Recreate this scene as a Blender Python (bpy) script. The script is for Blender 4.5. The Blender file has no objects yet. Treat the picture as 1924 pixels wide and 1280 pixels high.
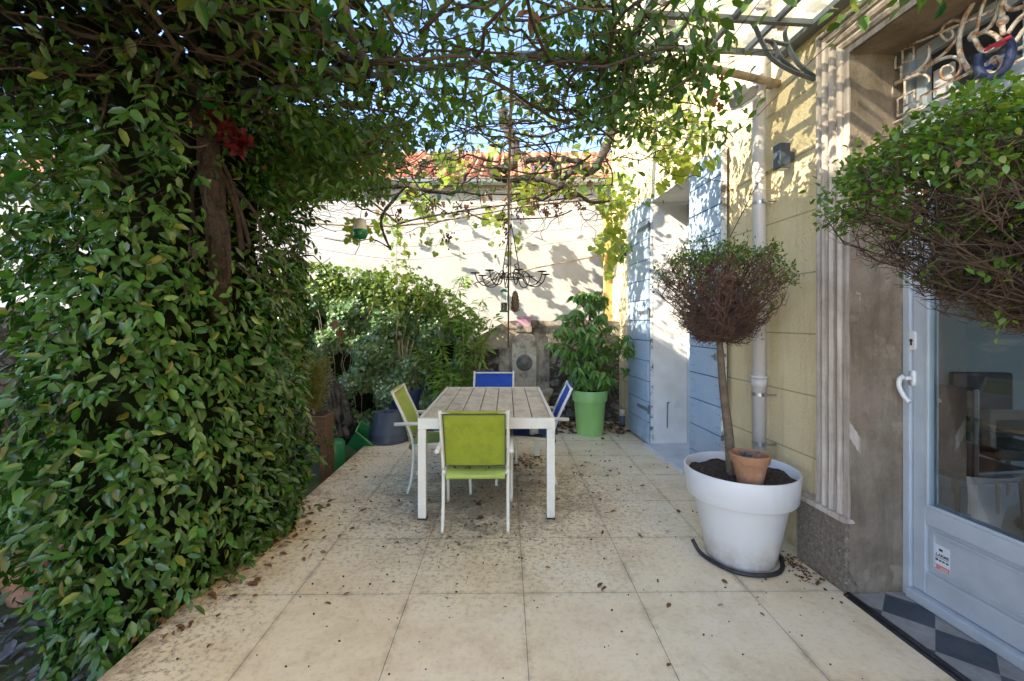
import bpy, math, random
import numpy as np
from mathutils import Vector, Matrix, Quaternion
random.seed(7)
rng = np.random.default_rng(11)
scene = bpy.context.scene
COL = scene.collection
PI = math.pi
# ------------------------------------------------------------------ view constants (metres; photograph is 1924 px wide)
F, CX, CY, H = 840.0, 962.0, 603.0, 1.45
HROT = 0.0773            # the house facade is turned a little from the view direction
FROT = 0.012             # so is the paving and the table
HM = Matrix.Rotation(HROT, 4, 'Z')
HI = HM.inverted()

def P(x, y, d):          # world point seen at photo pixel x, y and distance d
    return Vector(((x-CX)*d/F, d, H-(y-CY)*d/F))
def G(x, y, z=0.0):      # world point at height z
    return P(x, y, F*(H-z)/(y-CY))
def PV(x, y, v):         # facade-local point (v out, u along, z) on the plane v
    a = HI @ P(x, y, 1.0); o = HI @ Vector((0, 0, H)); k = v/a.x
    return Vector((v, a.y*k, H+(a.z-H)*k))
def PU(x, y, u):
    a = HI @ P(x, y, 1.0); k = u/a.y
    return Vector((a.x*k, u, H+(a.z-H)*k))

# ------------------------------------------------------------------ mesh builder
class MB:
    def __init__(s): s.V = []; s.F = []; s.M = []; s.n = 0
    def add(s, V, Fs, m=0):
        V = np.asarray(V, float).reshape(-1, 3); o = s.n
        s.V.append(V); s.n += len(V)
        s.F += [tuple(int(i)+o for i in f) for f in Fs]
        s.M += [m]*len(Fs)
    def addn(s, V, Fs, m=0):   # Fs: integer array (k, n)
        o = s.n; s.V.append(V); s.n += len(V)
        s.F += (np.asarray(Fs)+o).tolist(); s.M += [m]*len(Fs)
    def box(s, lo, hi, m=0, rot=None, piv=None):
        x0, y0, z0 = lo; x1, y1, z1 = hi
        V = np.array([(x0,y0,z0),(x1,y0,z0),(x1,y1,z0),(x0,y1,z0),(x0,y0,z1),(x1,y0,z1),(x1,y1,z1),(x0,y1,z1)])
        if rot is not None:
            p = np.array(piv if piv is not None else (V[0]+V[6])/2)
            V = (V-p) @ np.array(rot.to_3x3()).T + p
        s.add(V, [(0,3,2,1),(4,5,6,7),(0,1,5,4),(1,2,6,5),(2,3,7,6),(3,0,4,7)], m)
    def tube(s, pts, r, n=8, m=0, caps=True, flat=None):
        pts = [np.array(p, float) for p in pts]; k = len(pts)
        rr = r if hasattr(r, '__len__') else [r]*k
        prev = None; V = []
        for i in range(k):
            t = pts[min(i+1, k-1)]-pts[max(i-1, 0)]
            t = t/(np.linalg.norm(t)+1e-9)
            if prev is None:
                a = np.array((0, 0, 1.0)) if abs(t[2]) < .9 else np.array((1.0, 0, 0))
                prev = np.cross(t, a)
            u = prev-t*np.dot(prev, t); u /= np.linalg.norm(u)+1e-9; prev = u
            w = np.cross(t, u)
            for j in range(n):
                a = 2*PI*j/n
                V.append(pts[i]+rr[i]*(math.cos(a)*u+math.sin(a)*w))
        Fs = [(i*n+j, i*n+(j+1) % n, (i+1)*n+(j+1) % n, (i+1)*n+j) for i in range(k-1) for j in range(n)]
        if caps: Fs += [tuple(range(n))[::-1], tuple((k-1)*n+j for j in range(n))]
        s.add(V, Fs, m)
    def strip(s, pts, w, t, wdir, m=0):    # flat bar following pts, wide along wdir
        wd = np.array(wdir, float); wd /= np.linalg.norm(wd); V = []; k = len(pts)
        pts = [np.array(p, float) for p in pts]
        for i in range(k):
            tt = pts[min(i+1, k-1)]-pts[max(i-1, 0)]; tt /= np.linalg.norm(tt)+1e-9
            nn = np.cross(tt, wd); nn /= np.linalg.norm(nn)+1e-9
            for a, b in ((-1,-1),(1,-1),(1,1),(-1,1)): V.append(pts[i]+wd*a*w/2+nn*b*t/2)
        Fs = [(i*4+j, i*4+(j+1) % 4, (i+1)*4+(j+1) % 4, (i+1)*4+j) for i in range(k-1) for j in range(4)]
        Fs += [(3,2,1,0), tuple((k-1)*4+j for j in range(4))]
        s.add(V, Fs, m)
    def lathe(s, prof, c=(0,0,0), n=40, m=0, wob=0):
        V = []; k = len(prof)
        for r, z in prof:
            for j in range(n):
                a = 2*PI*j/n; q = 1+wob*math.sin(3*a+z*9)
                V.append((c[0]+r*q*math.cos(a), c[1]+r*q*math.sin(a), c[2]+z))
        Fs = [(i*n+j, i*n+(j+1) % n, (i+1)*n+(j+1) % n, (i+1)*n+j) for i in range(k-1) for j in range(n)]
        s.add(V, Fs, m)
    def disc(s, c, r, n=32, m=0, wob=0.0):
        V = [c]+[(c[0]+r*math.cos(2*PI*j/n), c[1]+r*math.sin(2*PI*j/n), c[2]) for j in range(n)]
        s.add(V, [(0, 1+j, 1+(j+1) % n) for j in range(n)], m)
    def blob(s, c, r, nu=14, nv=9, wob=.15, m=0, seed=0):
        ph = random.Random(seed); a1, a2, a3 = [ph.uniform(0, 6) for _ in range(3)]
        V = []
        for i in range(nv+1):
            th = PI*i/nv
            for j in range(nu):
                a = 2*PI*j/nu
                q = 1+wob*(math.sin(2*a+a1)*math.sin(2*th+a2)+.6*math.sin(3*a+a3+4*th))
                V.append((c[0]+r[0]*q*math.sin(th)*math.cos(a), c[1]+r[1]*q*math.sin(th)*math.sin(a), c[2]+r[2]*q*math.cos(th)))
        Fs = [(i*nu+j, (i+1)*nu+j, (i+1)*nu+(j+1) % nu, i*nu+(j+1) % nu) for i in range(nv) for j in range(nu)]
        s.add(V, Fs, m)
    def grid(s, fn, nu, nv, m=0, back=None):
        V = [fn(i/nu, j/nv) for j in range(nv+1) for i in range(nu+1)]
        Fs = [(j*(nu+1)+i, j*(nu+1)+i+1, (j+1)*(nu+1)+i+1, (j+1)*(nu+1)+i) for j in range(nv) for i in range(nu)]
        s.add(V, Fs, m)
    def leaves(s, pos, nrm, tip, L, W, kind='leaf', m=0):
        T, Fs = LEAF[kind]
        pos = np.asarray(pos, float).reshape(-1, 3); N_ = len(pos)
        if N_ == 0: return
        t = np.asarray(tip, float).reshape(-1, 3); t = t/(np.linalg.norm(t, axis=1, keepdims=True)+1e-9)
        n = np.asarray(nrm, float).reshape(-1, 3); n = n-t*(n*t).sum(1, keepdims=True)
        n = n/(np.linalg.norm(n, axis=1, keepdims=True)+1e-9)
        b = np.cross(n, t)
        L = np.broadcast_to(np.asarray(L, float), (N_,)); W = np.broadcast_to(np.asarray(W, float), (N_,))
        V = (pos[:, None, :]+t[:, None, :]*(T[None, :, 0:1]*L[:, None, None])
             + b[:, None, :]*(T[None, :, 1:2]*(L*W)[:, None, None]) + n[:, None, :]*(T[None, :, 2:3]*L[:, None, None]))
        k = len(T); base = np.arange(N_)*k + s.n
        s.V.append(V.reshape(-1, 3)); s.n += N_*k
        for f in Fs:
            s.F += (base[:, None]+np.array(f)[None, :]).tolist(); s.M += [m]*N_
    def build(s, name, mats, parent=None, smooth=False, bevel=0):
        me = bpy.data.meshes.new(name)
        me.from_pydata(np.concatenate(s.V).tolist(), [], s.F)
        for mm in (mats if isinstance(mats, (list, tuple)) else [mats]): me.materials.append(mm)
        if any(s.M): me.polygons.foreach_set('material_index', s.M)
        if smooth: me.polygons.foreach_set('use_smooth', [True]*len(me.polygons))
        me.update()
        o = bpy.data.objects.new(name, me); COL.objects.link(o)
        if parent is not None: o.parent = parent
        if bevel:
            md = o.modifiers.new('Bevel', 'BEVEL'); md.width = bevel; md.segments = 2; md.limit_method = 'ANGLE'; md.angle_limit = .7
        return o

LEAF = {}
LEAF['leaf'] = (np.array([(0,0,0),(.28,-.42,.05),(.28,0,-.02),(.28,.42,.05),(.65,-.40,.0),(.65,0,-.07),(.65,.40,.0),(1,0,-.16)]),
    [(0,2,1),(0,3,2),(1,2,5,4),(2,3,6,5),(4,5,7),(5,6,7)])
LEAF['lance'] = (np.array([(0,0,0),(.3,-.5,.03),(.3,0,-.02),(.3,.5,.03),(.65,-.36,-.06),(.65,0,-.11),(.65,.36,-.06),(1,0,-.28)]), LEAF['leaf'][1])
LEAF['tiny'] = (np.array([(0,0,0),(.45,-.5,.06),(1,0,-.05),(.45,.5,.06)]), [(0,2,1),(0,3,2)])
LEAF['ivy'] = (np.array([(.25,0,0),(0,-.3,.02),(.12,-.62,.05),(.42,-.38,.03),(.62,-.46,.02),(1,0,-.1),(.62,.46,.02),(.42,.38,.03),(.12,.62,.05),(0,.3,.02),(.05,0,0)]),
    [(0,2,1),(0,3,2),(0,4,3),(0,5,4),(0,6,5),(0,7,6),(0,8,7),(0,9,8),(0,10,9),(0,1,10)])
LEAF['grape'] = (np.array([(.3,0,-.04),(.08,0,0),(-.08,-.25,.04),(.1,-.56,.05),(.3,-.45,.02),(.52,-.62,.03),(.62,-.3,.0),(.82,-.28,-.03),(1,0,-.08),
    (.82,.28,-.03),(.62,.3,.0),(.52,.62,.03),(.3,.45,.02),(.1,.56,.05),(-.08,.25,.04)]),
    [(0,i+1,i) for i in range(1, 14)]+[(0,1,14)])

def smooth_path(pts, k=4):
    pts = [np.array(p, float) for p in pts]; out = []
    for i in range(len(pts)-1):
        p0, p1, p2, p3 = pts[max(i-1,0)], pts[i], pts[i+1], pts[min(i+2, len(pts)-1)]
        for j in range(k):
            t = j/k
            out.append(.5*((2*p1)+(-p0+p2)*t+(2*p0-5*p1+4*p2-p3)*t*t+(-p0+3*p1-3*p2+p3)*t**3))
    out.append(pts[-1]); return out
def lerp(a, b, t): return a+(b-a)*t
def taper(r0, r1, n): return [lerp(r0, r1, i/(n-1)) for i in range(n)]
def rvec(n): return rng.normal(size=(n, 3))

def tag(o, label=None, cat=None, group=None, kind=None):
    if label: o['label'] = label
    if cat: o['category'] = cat
    if group: o['group'] = group
    if kind: o['kind'] = kind
    return o
def thing(name, label, cat, loc=(0,0,0), rotz=0, group=None):
    o = bpy.data.objects.new(name, None); COL.objects.link(o)
    o.location = loc; o.rotation_euler = (0,0,rotz); o.empty_display_size = .1
    return tag(o, label, cat, group)

# ------------------------------------------------------------------ materials
class NT:
    def __init__(s, name):
        s.m = bpy.data.materials.new(name); s.m.use_nodes = True; s.t = s.m.node_tree
        s.b = s.t.nodes['Principled BSDF']; s.out = s.t.nodes['Material Output']
    def n(s, typ, ins=None, **kw):
        nd = s.t.nodes.new(typ)
        for k, v in kw.items(): setattr(nd, k, v)
        for k, v in (ins or {}).items():
            if isinstance(v, bpy.types.NodeSocket): s.t.links.new(v, nd.inputs[k])
            else: nd.inputs[k].default_value = v
        return nd
    def link(s, a, b): s.t.links.new(a, b)
    def math(s, op, a, b=0.0, c=None, clamp=False):
        nd = s.t.nodes.new('ShaderNodeMath'); nd.operation = op; nd.use_clamp = clamp
        for i, v in enumerate((a, b) if c is None else (a, b, c)):
            if isinstance(v, bpy.types.NodeSocket): s.t.links.new(v, nd.inputs[i])
            else: nd.inputs[i].default_value = v
        return nd.outputs[0]
    def coord(s, which='Object'): return s.n('ShaderNodeTexCoord').outputs[which]
    def noise(s, scale, detail=6, rough=.6, vec=None, dist=0.0):
        return s.n('ShaderNodeTexNoise', {'Scale': scale, 'Detail': detail, 'Roughness': rough, 'Distortion': dist, 'Vector': vec or s.coord()}).outputs['Fac']
    def ramp(s, fac, stops, interp='LINEAR'):
        nd = s.n('ShaderNodeValToRGB', {'Fac': fac}); e = nd.color_ramp.elements; nd.color_ramp.interpolation = interp
        while len(e) < len(stops): e.new(.5)
        for el, (p, c) in zip(e, stops):
            el.position = p; el.color = (*c, 1) if hasattr(c, '__len__') else (c, c, c, 1)
        return nd.outputs['Color']
    def mix(s, fac, a, b, blend='MIX'):
        nd = s.n('ShaderNodeMix', data_type='RGBA', blend_type=blend)
        for k, v in ((0, fac), (6, a), (7, b)):
            if isinstance(v, bpy.types.NodeSocket): s.t.links.new(v, nd.inputs[k])
            else: nd.inputs[k].default_value = (*v, 1) if hasattr(v, '__len__') else v
        return nd.outputs[2]
    def bump(s, h, strength=.3, dist=.01, normal=None):
        nd = s.n('ShaderNodeBump', {'Height': h, 'Strength': strength, 'Distance': dist})
        if normal: s.link(normal, nd.inputs['Normal'])
        s.link(nd.outputs[0], s.b.inputs['Normal']); return nd.outputs[0]
    def fin(s, col=None, rough=.7, metal=0.0, spec=None):
        if col is not None:
            if isinstance(col, bpy.types.NodeSocket): s.link(col, s.b.inputs['Base Color'])
            else: s.b.inputs['Base Color'].default_value = (*col, 1)
        if isinstance(rough, bpy.types.NodeSocket): s.link(rough, s.b.inputs['Roughness'])
        else: s.b.inputs['Roughness'].default_value = rough
        s.b.inputs['Metallic'].default_value = metal
        if spec is not None: s.b.inputs['Specular IOR Level'].default_value = spec
        return s.m

def surf(name, c1, c2, scale=8, rough=.7, bump=0.0, bscale=40, metal=0, dist=.01, c3=None, s3=3, detail=6, spec=None, t3=(.55,.7)):
    s = NT(name); f = s.noise(scale, detail)
    col = s.ramp(f, [(.3, c1), (.7, c2)])
    if c3: col = s.mix(s.ramp(s.noise(s3, 8, .7), [(t3[0], 0.0), (t3[1], 1.0)]), col, c3)
    if bump: s.bump(s.noise(bscale, 5), bump, dist)
    return s.fin(col, rough, metal, spec)

def leafmat(name, stops, rough=.38, trans=.3, tcol=(.25,.42,.03), back=(.12,.2,.05), spec=.42):
    s = NT(name); isl = s.n('ShaderNodeNewGeometry')
    col = s.ramp(isl.outputs['Random Per Island'], stops)
    big = s.ramp(s.noise(1.6, 3), [(.3, .72), (.7, 1.15)])
    col = s.mix(1.0, col, big, 'MULTIPLY')
    col = s.mix(s.math('MULTIPLY', isl.outputs['Backfacing'], .4), col, back)
    s.fin(col, rough, 0, spec)
    tr = s.n('ShaderNodeBsdfTranslucent', {'Color': s.mix(.6, col, tcol)})
    mx = s.n('ShaderNodeMixShader', {'Fac': trans}); s.link(s.b.outputs[0], mx.inputs[1]); s.link(tr.outputs[0], mx.inputs[2])
    s.link(mx.outputs[0], s.out.inputs['Surface']); return s.m

M = {}
M['jasmine'] = leafmat('jasmine_leaf', [(0,(.001,.022,.005)),(.45,(.003,.060,.011)),(.8,(.014,.125,.018)),(.95,(.06,.18,.02)),(.985,(.28,.26,.03)),(1,(.16,.07,.025))], .22, .16, (.22,.40,.03))
M['canopyleaf'] = leafmat('canopy_leaf', [(0,(.001,.020,.004)),(.5,(.003,.050,.009)),(.9,(.015,.105,.013)),(1,(.13,.14,.02))], .28, .38, (.24,.46,.03))
M['shadow_thatch'] = leafmat('shadow_dark_thatch', [(0,(.006,.008,.003)),(.6,(.012,.020,.005)),(1,(.03,.022,.012))], .7, .08, (.05,.12,.01), (.012,.012,.006))  # brown thatch leaves, darkened further to paint the canopy's own shadow
M['ivy'] = leafmat('ivy_leaf', [(0,(.05,.14,.06)),(.5,(.13,.27,.12)),(.85,(.22,.37,.18)),(1,(.34,.44,.2))], .24, .15, (.2,.35,.06), spec=.9)
M['ivyyoung'] = leafmat('young_leaf', [(0,(.08,.17,.025)),(.5,(.14,.25,.035)),(1,(.27,.34,.05))], .42, .3, (.4,.55,.05))
M['grape'] = leafmat('grape_leaf', [(0,(.08,.15,.015)),(.5,(.17,.26,.025)),(.85,(.30,.34,.04)),(1,(.24,.14,.04))], .5, .45, (.6,.7,.08))
M['laurel'] = leafmat('laurel_leaf', [(0,(.04,.14,.02)),(.55,(.09,.25,.035)),(.93,(.16,.34,.05)),(1,(.42,.34,.05))], .30, .2, (.2,.4,.05))
M['topleaf'] = leafmat('topiary_leaf', [(0,(.014,.066,.006)),(.5,(.036,.125,.009)),(.9,(.078,.19,.014)),(1,(.32,.30,.05))], .38, .3, (.3,.5,.03))
M['brownleaf'] = leafmat('brown_leaf', [(0,(.06,.025,.012)),(.6,(.14,.06,.025)),(1,(.24,.13,.06))], .7, .15, (.3,.12,.04), (.2,.1,.04))
M['shrub'] = leafmat('shrub_leaf', [(0,(.09,.24,.02)),(.6,(.18,.36,.035)),(1,(.30,.44,.07))], .4, .3, (.35,.55,.05))
M['redleaf'] = leafmat('red_petal', [(0,(.03,.005,.006)),(.6,(.06,.010,.013)),(1,(.10,.025,.028))], .6, .25, (.5,.03,.04), (.25,.02,.03))
M['yellowgreen'] = leafmat('conifer_spray', [(0,(.14,.17,.02)),(.6,(.26,.27,.035)),(1,(.36,.2,.05))], .6, .25, (.4,.4,.05))
M['bark'] = surf('bark', (.016,.010,.006), (.062,.038,.025), 22, .95, 1.0, 40, dist=.04)
M['barkgrey'] = surf('vine_bark', (.012,.010,.008), (.12,.10,.08), 22, .9, .9, 45, dist=.012)
M['twig'] = surf('twig', (.022,.013,.008), (.075,.048,.030), 9, .85)
M['twigred'] = surf('topiary_twig', (.05,.027,.019), (.15,.082,.058), 9, .85)
M['twiglight'] = surf('dry_stem', (.22,.16,.10), (.36,.29,.19), 20, .8)
M['pole'] = surf('peeled_pole', (.26,.19,.12), (.46,.38,.28), 18, .8, .3, 40, c3=(.12,.08,.05), s3=6)
M['topbark'] = surf('topiary_bark', (.07,.05,.032), (.17,.125,.08), 16, .85, .5, 60)
M['darkcore'] = surf('foliage_shadow_dark', (.004,.006,.003), (.016,.020,.010), 12, 1.0, spec=0)  # near black, stands in for shadow deep inside the foliage
M['soil'] = surf('soil', (.018,.011,.007), (.09,.055,.035), 45, .95, 1.0, 60, dist=.03)
M['litter'] = surf('litter', (.02,.012,.009), (.075,.045,.03), 30, .9)

# terrace paving -----------------------------------------------------------------
s = NT('limestone_paving'); co = s.coord()
br = s.n('ShaderNodeTexBrick', {'Vector': s.n('ShaderNodeMapping', {'Vector': co, 'Location': (-.09, -2.38+.605*6, 0)}).outputs[0], 'Scale': 1.0, 'Mortar Size': .0017, 'Mortar Smooth': .1,
    'Brick Width': .605, 'Row Height': .605, 'Bias': 0.0, 'Color1': (.0,.0,.0,1), 'Color2': (1,1,1,1)}, offset=0.0, squash=1.0)
base = s.ramp(s.noise(2.2, 9, .65, co), [(.25,(.68,.515,.32)),(.5,(.85,.70,.475)),(.75,(.90,.78,.57))])
base = s.mix(.30, base, s.ramp(br.outputs['Color'], [(0, .36), (1, .62)]), 'SOFT_LIGHT')
vein = s.ramp(s.noise(3.3, 12, .78, co, .25), [(.50, 0.0), (.68, 1.0)])
base = s.mix(s.math('MULTIPLY', vein, .5), base, (.60,.42,.235))
pits = s.ramp(s.noise(70, 3, .6, co), [(.64, 0.0), (.7, 1.0)])
pits = s.math('MULTIPLY', pits, s.ramp(s.noise(4, 5, .6, co), [(.45, 0.0), (.65, .6)]))
base = s.mix(pits, base, (.26,.18,.10))
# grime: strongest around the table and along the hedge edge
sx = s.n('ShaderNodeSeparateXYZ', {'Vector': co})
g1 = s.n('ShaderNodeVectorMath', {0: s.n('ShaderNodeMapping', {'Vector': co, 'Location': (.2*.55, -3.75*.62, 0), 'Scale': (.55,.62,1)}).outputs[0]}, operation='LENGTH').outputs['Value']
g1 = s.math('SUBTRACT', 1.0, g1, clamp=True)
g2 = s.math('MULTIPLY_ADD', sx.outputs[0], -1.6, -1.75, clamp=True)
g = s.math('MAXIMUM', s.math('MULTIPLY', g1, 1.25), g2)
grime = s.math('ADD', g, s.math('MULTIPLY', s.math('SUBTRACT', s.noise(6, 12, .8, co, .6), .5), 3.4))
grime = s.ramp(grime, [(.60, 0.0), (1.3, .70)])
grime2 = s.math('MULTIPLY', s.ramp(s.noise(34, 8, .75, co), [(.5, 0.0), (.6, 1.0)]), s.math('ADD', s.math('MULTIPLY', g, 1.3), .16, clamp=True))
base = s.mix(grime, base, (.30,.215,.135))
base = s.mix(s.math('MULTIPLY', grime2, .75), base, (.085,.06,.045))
b2 = s.n('ShaderNodeTexBrick', {'Vector': s.n('ShaderNodeMapping', {'Vector': co, 'Location': (-.09, -2.38+.605*6, 0)}).outputs[0], 'Scale': 1.0, 'Mortar Size': .035, 'Mortar Smooth': 1.0, 'Brick Width': .605, 'Row Height': .605}, offset=0.0).outputs['Fac']
base = s.mix(s.math('MULTIPLY', s.math('MULTIPLY', b2, .6), s.ramp(s.noise(5, 9, .75, co), [(.46, 0.0), (.66, 1.0)])), base, (.20,.13,.075))
col = s.mix(s.math('MULTIPLY', br.outputs['Fac'], s.ramp(s.noise(6, 6, .6, co), [(.3, .55), (.7, 1.0)])), base, (.085,.05,.03))
nb = s.bump(s.math('ADD', s.math('MULTIPLY', br.outputs['Fac'], -1.0), s.math('MULTIPLY', s.noise(30, 6, .6, co), .15)), .35, .003)
M['paving'] = s.fin(col, s.ramp(s.noise(5, 6, .6, co), [(.3, .42), (.7, .66)]))

# yellow render with horizontal grooves -------------------------------------------
s = NT('yellow_roughcast'); co = s.coord(); sx = s.n('ShaderNodeSeparateXYZ', {'Vector': co})
fz = s.math('FRACT', s.math('DIVIDE', s.math('ADD', sx.outputs[2], -.618+.376*4), .376))
gr = s.math('LESS_THAN', s.math('ABSOLUTE', s.math('SUBTRACT', fz, .5)), .487)   # 0 in the groove
base = s.ramp(s.noise(2.0, 8, .65, co), [(.3,(.66,.52,.29)),(.7,(.76,.625,.375))])
low = s.math('MULTIPLY_ADD', sx.outputs[2], -1.1, .75, clamp=True)
st = s.math('MULTIPLY', s.ramp(s.noise(6, 9, .7, co), [(.42, 0.0), (.62, 1.0)]), low)
base = s.mix(st, base, (.34,.25,.13))
streak = s.n('ShaderNodeMapping', {'Vector': co, 'Scale': (7, 7, .5)}).outputs[0]
base = s.mix(s.math('MULTIPLY', s.ramp(s.noise(1.0, 7, .7, streak), [(.5, 0.0), (.72, .6)]), 1.0), base, (.42,.33,.19))
col = s.mix(s.math('MULTIPLY', s.math('SUBTRACT', 1.0, gr), .6), base, (.24,.17,.08))
bn = s.math('ADD', s.math('MULTIPLY', gr, 1.0), s.math('MULTIPLY', s.noise(55, 5, .6, co), .9))
s.bump(bn, .9, .014); M['yellow'] = s.fin(col, .9)

M['plaster'] = surf('white_plaster', (.40,.395,.375), (.48,.475,.455), 3, .9, .8, 45, c3=(.33,.31,.28), s3=1.6, dist=.006)
M['blockwhite'] = surf('sun_block_white', (.76,.74,.69), (.80,.785,.74), 3, .9, .3, 40)  # bright white so the added sun block also bounces fill light
M['reveal'] = surf('reveal_plaster', (.66,.63,.60), (.78,.76,.72), 5, .85, .2, 40, c3=(.55,.50,.44), s3=4)
# weathered carved stone
s = NT('weathered_stone'); co = s.coord()
base = s.ramp(s.noise(3.5, 10, .7, co), [(.28,(.15,.11,.07)),(.5,(.27,.21,.145)),(.72,(.41,.34,.255))])
strk = s.n('ShaderNodeMapping', {'Vector': co, 'Scale': (9, 9, .9)}).outputs[0]
base = s.mix(s.ramp(s.noise(1.4, 8, .7, strk), [(.45, 0.0), (.75, .65)]), base, (.10,.075,.05))
base = s.mix(s.ramp(s.noise(5, 4, .5, co), [(.62, 0.0), (.66, .6)]), base, (.42,.33,.25))
base = s.mix(s.ramp(s.noise(2.2, 7, .6, co), [(.56, 0.0), (.62, .55)]), base, (.33,.235,.18))
base = s.mix(s.ramp(s.noise(30, 6, .6, co), [(.68, 0.0), (.74, .5)]), base, (.46,.41,.34))
s.bump(s.noise(22, 12, .75, co), 1.0, .02); M['stone'] = s.fin(base, .92)
s = NT('moulded_stone'); co = s.coord()
base = s.ramp(s.noise(4, 10, .7, co), [(.3,(.34,.275,.22)),(.5,(.48,.405,.335)),(.72,(.62,.55,.475))])
strk = s.n('ShaderNodeMapping', {'Vector': co, 'Scale': (30, 30, 1.2)}).outputs[0]
base = s.mix(s.ramp(s.noise(1.0, 8, .7, strk), [(.45, 0.0), (.72, .7)]), base, (.14,.095,.07))
s.bump(s.noise(26, 9, .7, co), .5, .008); M['mould'] = s.fin(base, .9)
M['fountainstone'] = surf('fountain_stone', (.36,.30,.225), (.60,.53,.42), 6, .95, .7, 40, c3=(.13,.11,.09), s3=5, dist=.012, t3=(.52,.68))
M['rubberstone'] = surf('mask_stone', (.08,.075,.07), (.2,.185,.16), 14, .85, .6, 50)
M['plinth'] = surf('plinth_stone', (.14,.11,.08), (.32,.265,.20), 38, .95, 1.0, 70, dist=.03, c3=(.45,.40,.33), s3=55, t3=(.57,.66))
M['cement'] = surf('old_cement', (.22,.175,.125), (.44,.375,.285), 5, .95, .7, 40, c3=(.065,.052,.04), s3=4.2, dist=.012, t3=(.50,.66))
s = NT('rubble_masonry'); co0 = s.coord(); nz = s.n('ShaderNodeTexNoise', {'Scale': 4.5, 'Detail': 6.0, 'Roughness': .65, 'Vector': co0}).outputs['Color']
co = s.n('ShaderNodeVectorMath', {0: co0, 1: s.n('ShaderNodeVectorMath', {0: nz, 'Scale': .34}, operation='SCALE').outputs[0]}, operation='ADD').outputs[0]
vo = s.n('ShaderNodeTexVoronoi', {'Vector': s.n('ShaderNodeMapping', {'Vector': co, 'Scale': (5.6, 5.6, 9.0)}).outputs[0], 'Scale': 1.0, 'Randomness': 1.0}, feature='DISTANCE_TO_EDGE').outputs['Distance']
vc = s.n('ShaderNodeTexVoronoi', {'Vector': s.n('ShaderNodeMapping', {'Vector': co, 'Scale': (5.6, 5.6, 9.0)}).outputs[0], 'Scale': 1.0, 'Randomness': 1.0}).outputs['Color']
stn = s.mix(.5, s.ramp(s.noise(9, 9, .7, co), [(.3,(.14,.11,.085)),(.7,(.50,.42,.33))]), s.ramp(s.n('ShaderNodeSeparateColor', {'Color': vc}).outputs[0], [(0,(.22,.165,.12)),(.5,(.40,.33,.25)),(1,(.36,.36,.37))]))
jt = s.ramp(vo, [(.0, 0.0), (.16, 1.0)])
col = s.mix(jt, (.13,.10,.072), stn); col = s.mix(s.ramp(s.noise(3.2, 8, .7, co0), [(.45, 0.0), (.62, .75)]), col, (.06,.05,.036))
s.bump(s.math('ADD', jt, s.math('MULTIPLY', s.noise(14, 8, .7, co), .8)), 1.0, .045); M['rubble'] = s.fin(col, .95)

# paints, plastics, metals
M['shutter'] = None
s = NT('shutter_paint'); co = s.coord()
base = s.ramp(s.noise(4, 8, .65, co), [(.3,(.28,.385,.50)),(.7,(.37,.465,.565))])
base = s.mix(s.ramp(s.noise(38, 5, .6, co), [(.66, 0.0), (.7, .75)]), base, (.10,.10,.10))
sx = s.n('ShaderNodeSeparateXYZ', {'Vector': co})
low = s.math('MULTIPLY', s.ramp(s.noise(7, 9, .7, co), [(.45, 0.0), (.6, 1.0)]), s.math('MULTIPLY_ADD', sx.outputs[2], -1.6, .7, clamp=True))
base = s.mix(s.math('MULTIPLY', low, .7), base, (.20,.18,.17)); s.bump(s.noise(40, 6), .15, .004); M['shutter'] = s.fin(base, .5)
M['doorpaint'] = surf('door_paint', (.37,.42,.47), (.47,.52,.565), 5, .42, .08, 30, c3=(.32,.30,.28), s3=9, t3=(.66,.74))
M['flaking'] = surf('flaking_paint', (.55,.56,.55), (.74,.74,.72), 14, .7, .6, 40, c3=(.12,.10,.08), s3=11, t3=(.5,.6))
M['whitemetal'] = surf('cream_painted_metal', (.66,.62,.52), (.74,.705,.61), 6, .42, .05, 60, c3=(.42,.39,.31), s3=5, t3=(.58,.75))
M['whiteplastic'] = surf('white_plastic', (.66,.66,.67), (.72,.72,.73), 3, .38, .04, 20, c3=(.56,.54,.52), s3=5, t3=(.6,.8))
s = NT('white_pot_plastic'); co = s.coord(); sx = s.n('ShaderNodeSeparateXYZ', {'Vector': co})
base = s.ramp(s.noise(3, 6, .6, co), [(.3,(.60,.59,.58)),(.7,(.66,.65,.64))])
lo_ = s.math('MULTIPLY', s.math('MULTIPLY_ADD', sx.outputs[2], -5.5, 1.0, clamp=True), s.ramp(s.noise(11, 9, .75, co), [(.40, 0.0), (.62, 1.0)]))
base = s.mix(s.math('MULTIPLY', lo_, .75), base, (.30,.22,.15))
sk_ = s.ramp(s.noise(1.0, 7, .7, s.n('ShaderNodeMapping', {'Vector': co, 'Scale': (9, 9, 1.3)}).outputs[0]), [(.55, 0.0), (.75, .35)])
base = s.mix(sk_, base, (.50,.45,.38)); base = s.mix(s.ramp(s.noise(60, 3, .5, co), [(.70, 0.0), (.74, .5)]), base, (.35,.29,.22))
s.bump(s.noise(40, 4), .05, .004); M['whitepot'] = s.fin(base, .42)
M['pvc'] = surf('grey_white_pvc', (.50,.455,.42), (.58,.535,.50), 3, .4, c3=(.5,.46,.42), s3=6)
M['limeplastic'] = surf('lime_plastic', (.27,.53,.16), (.33,.60,.21), 3, .42, .04, 20, c3=(.26,.47,.17), s3=4)
M['bluegrey'] = surf('blue_grey_plastic', (.05,.07,.115), (.09,.115,.16), 4, .45, .05, 30, c3=(.10,.10,.11), s3=5)
M['navy'] = surf('navy_plastic', (.015,.035,.12), (.03,.06,.17), 4, .5)
M['terracotta'] = surf('terracotta', (.30,.135,.07), (.44,.23,.13), 6, .85, .3, 60, c3=(.52,.36,.27), s3=5, t3=(.55,.75))
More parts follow.
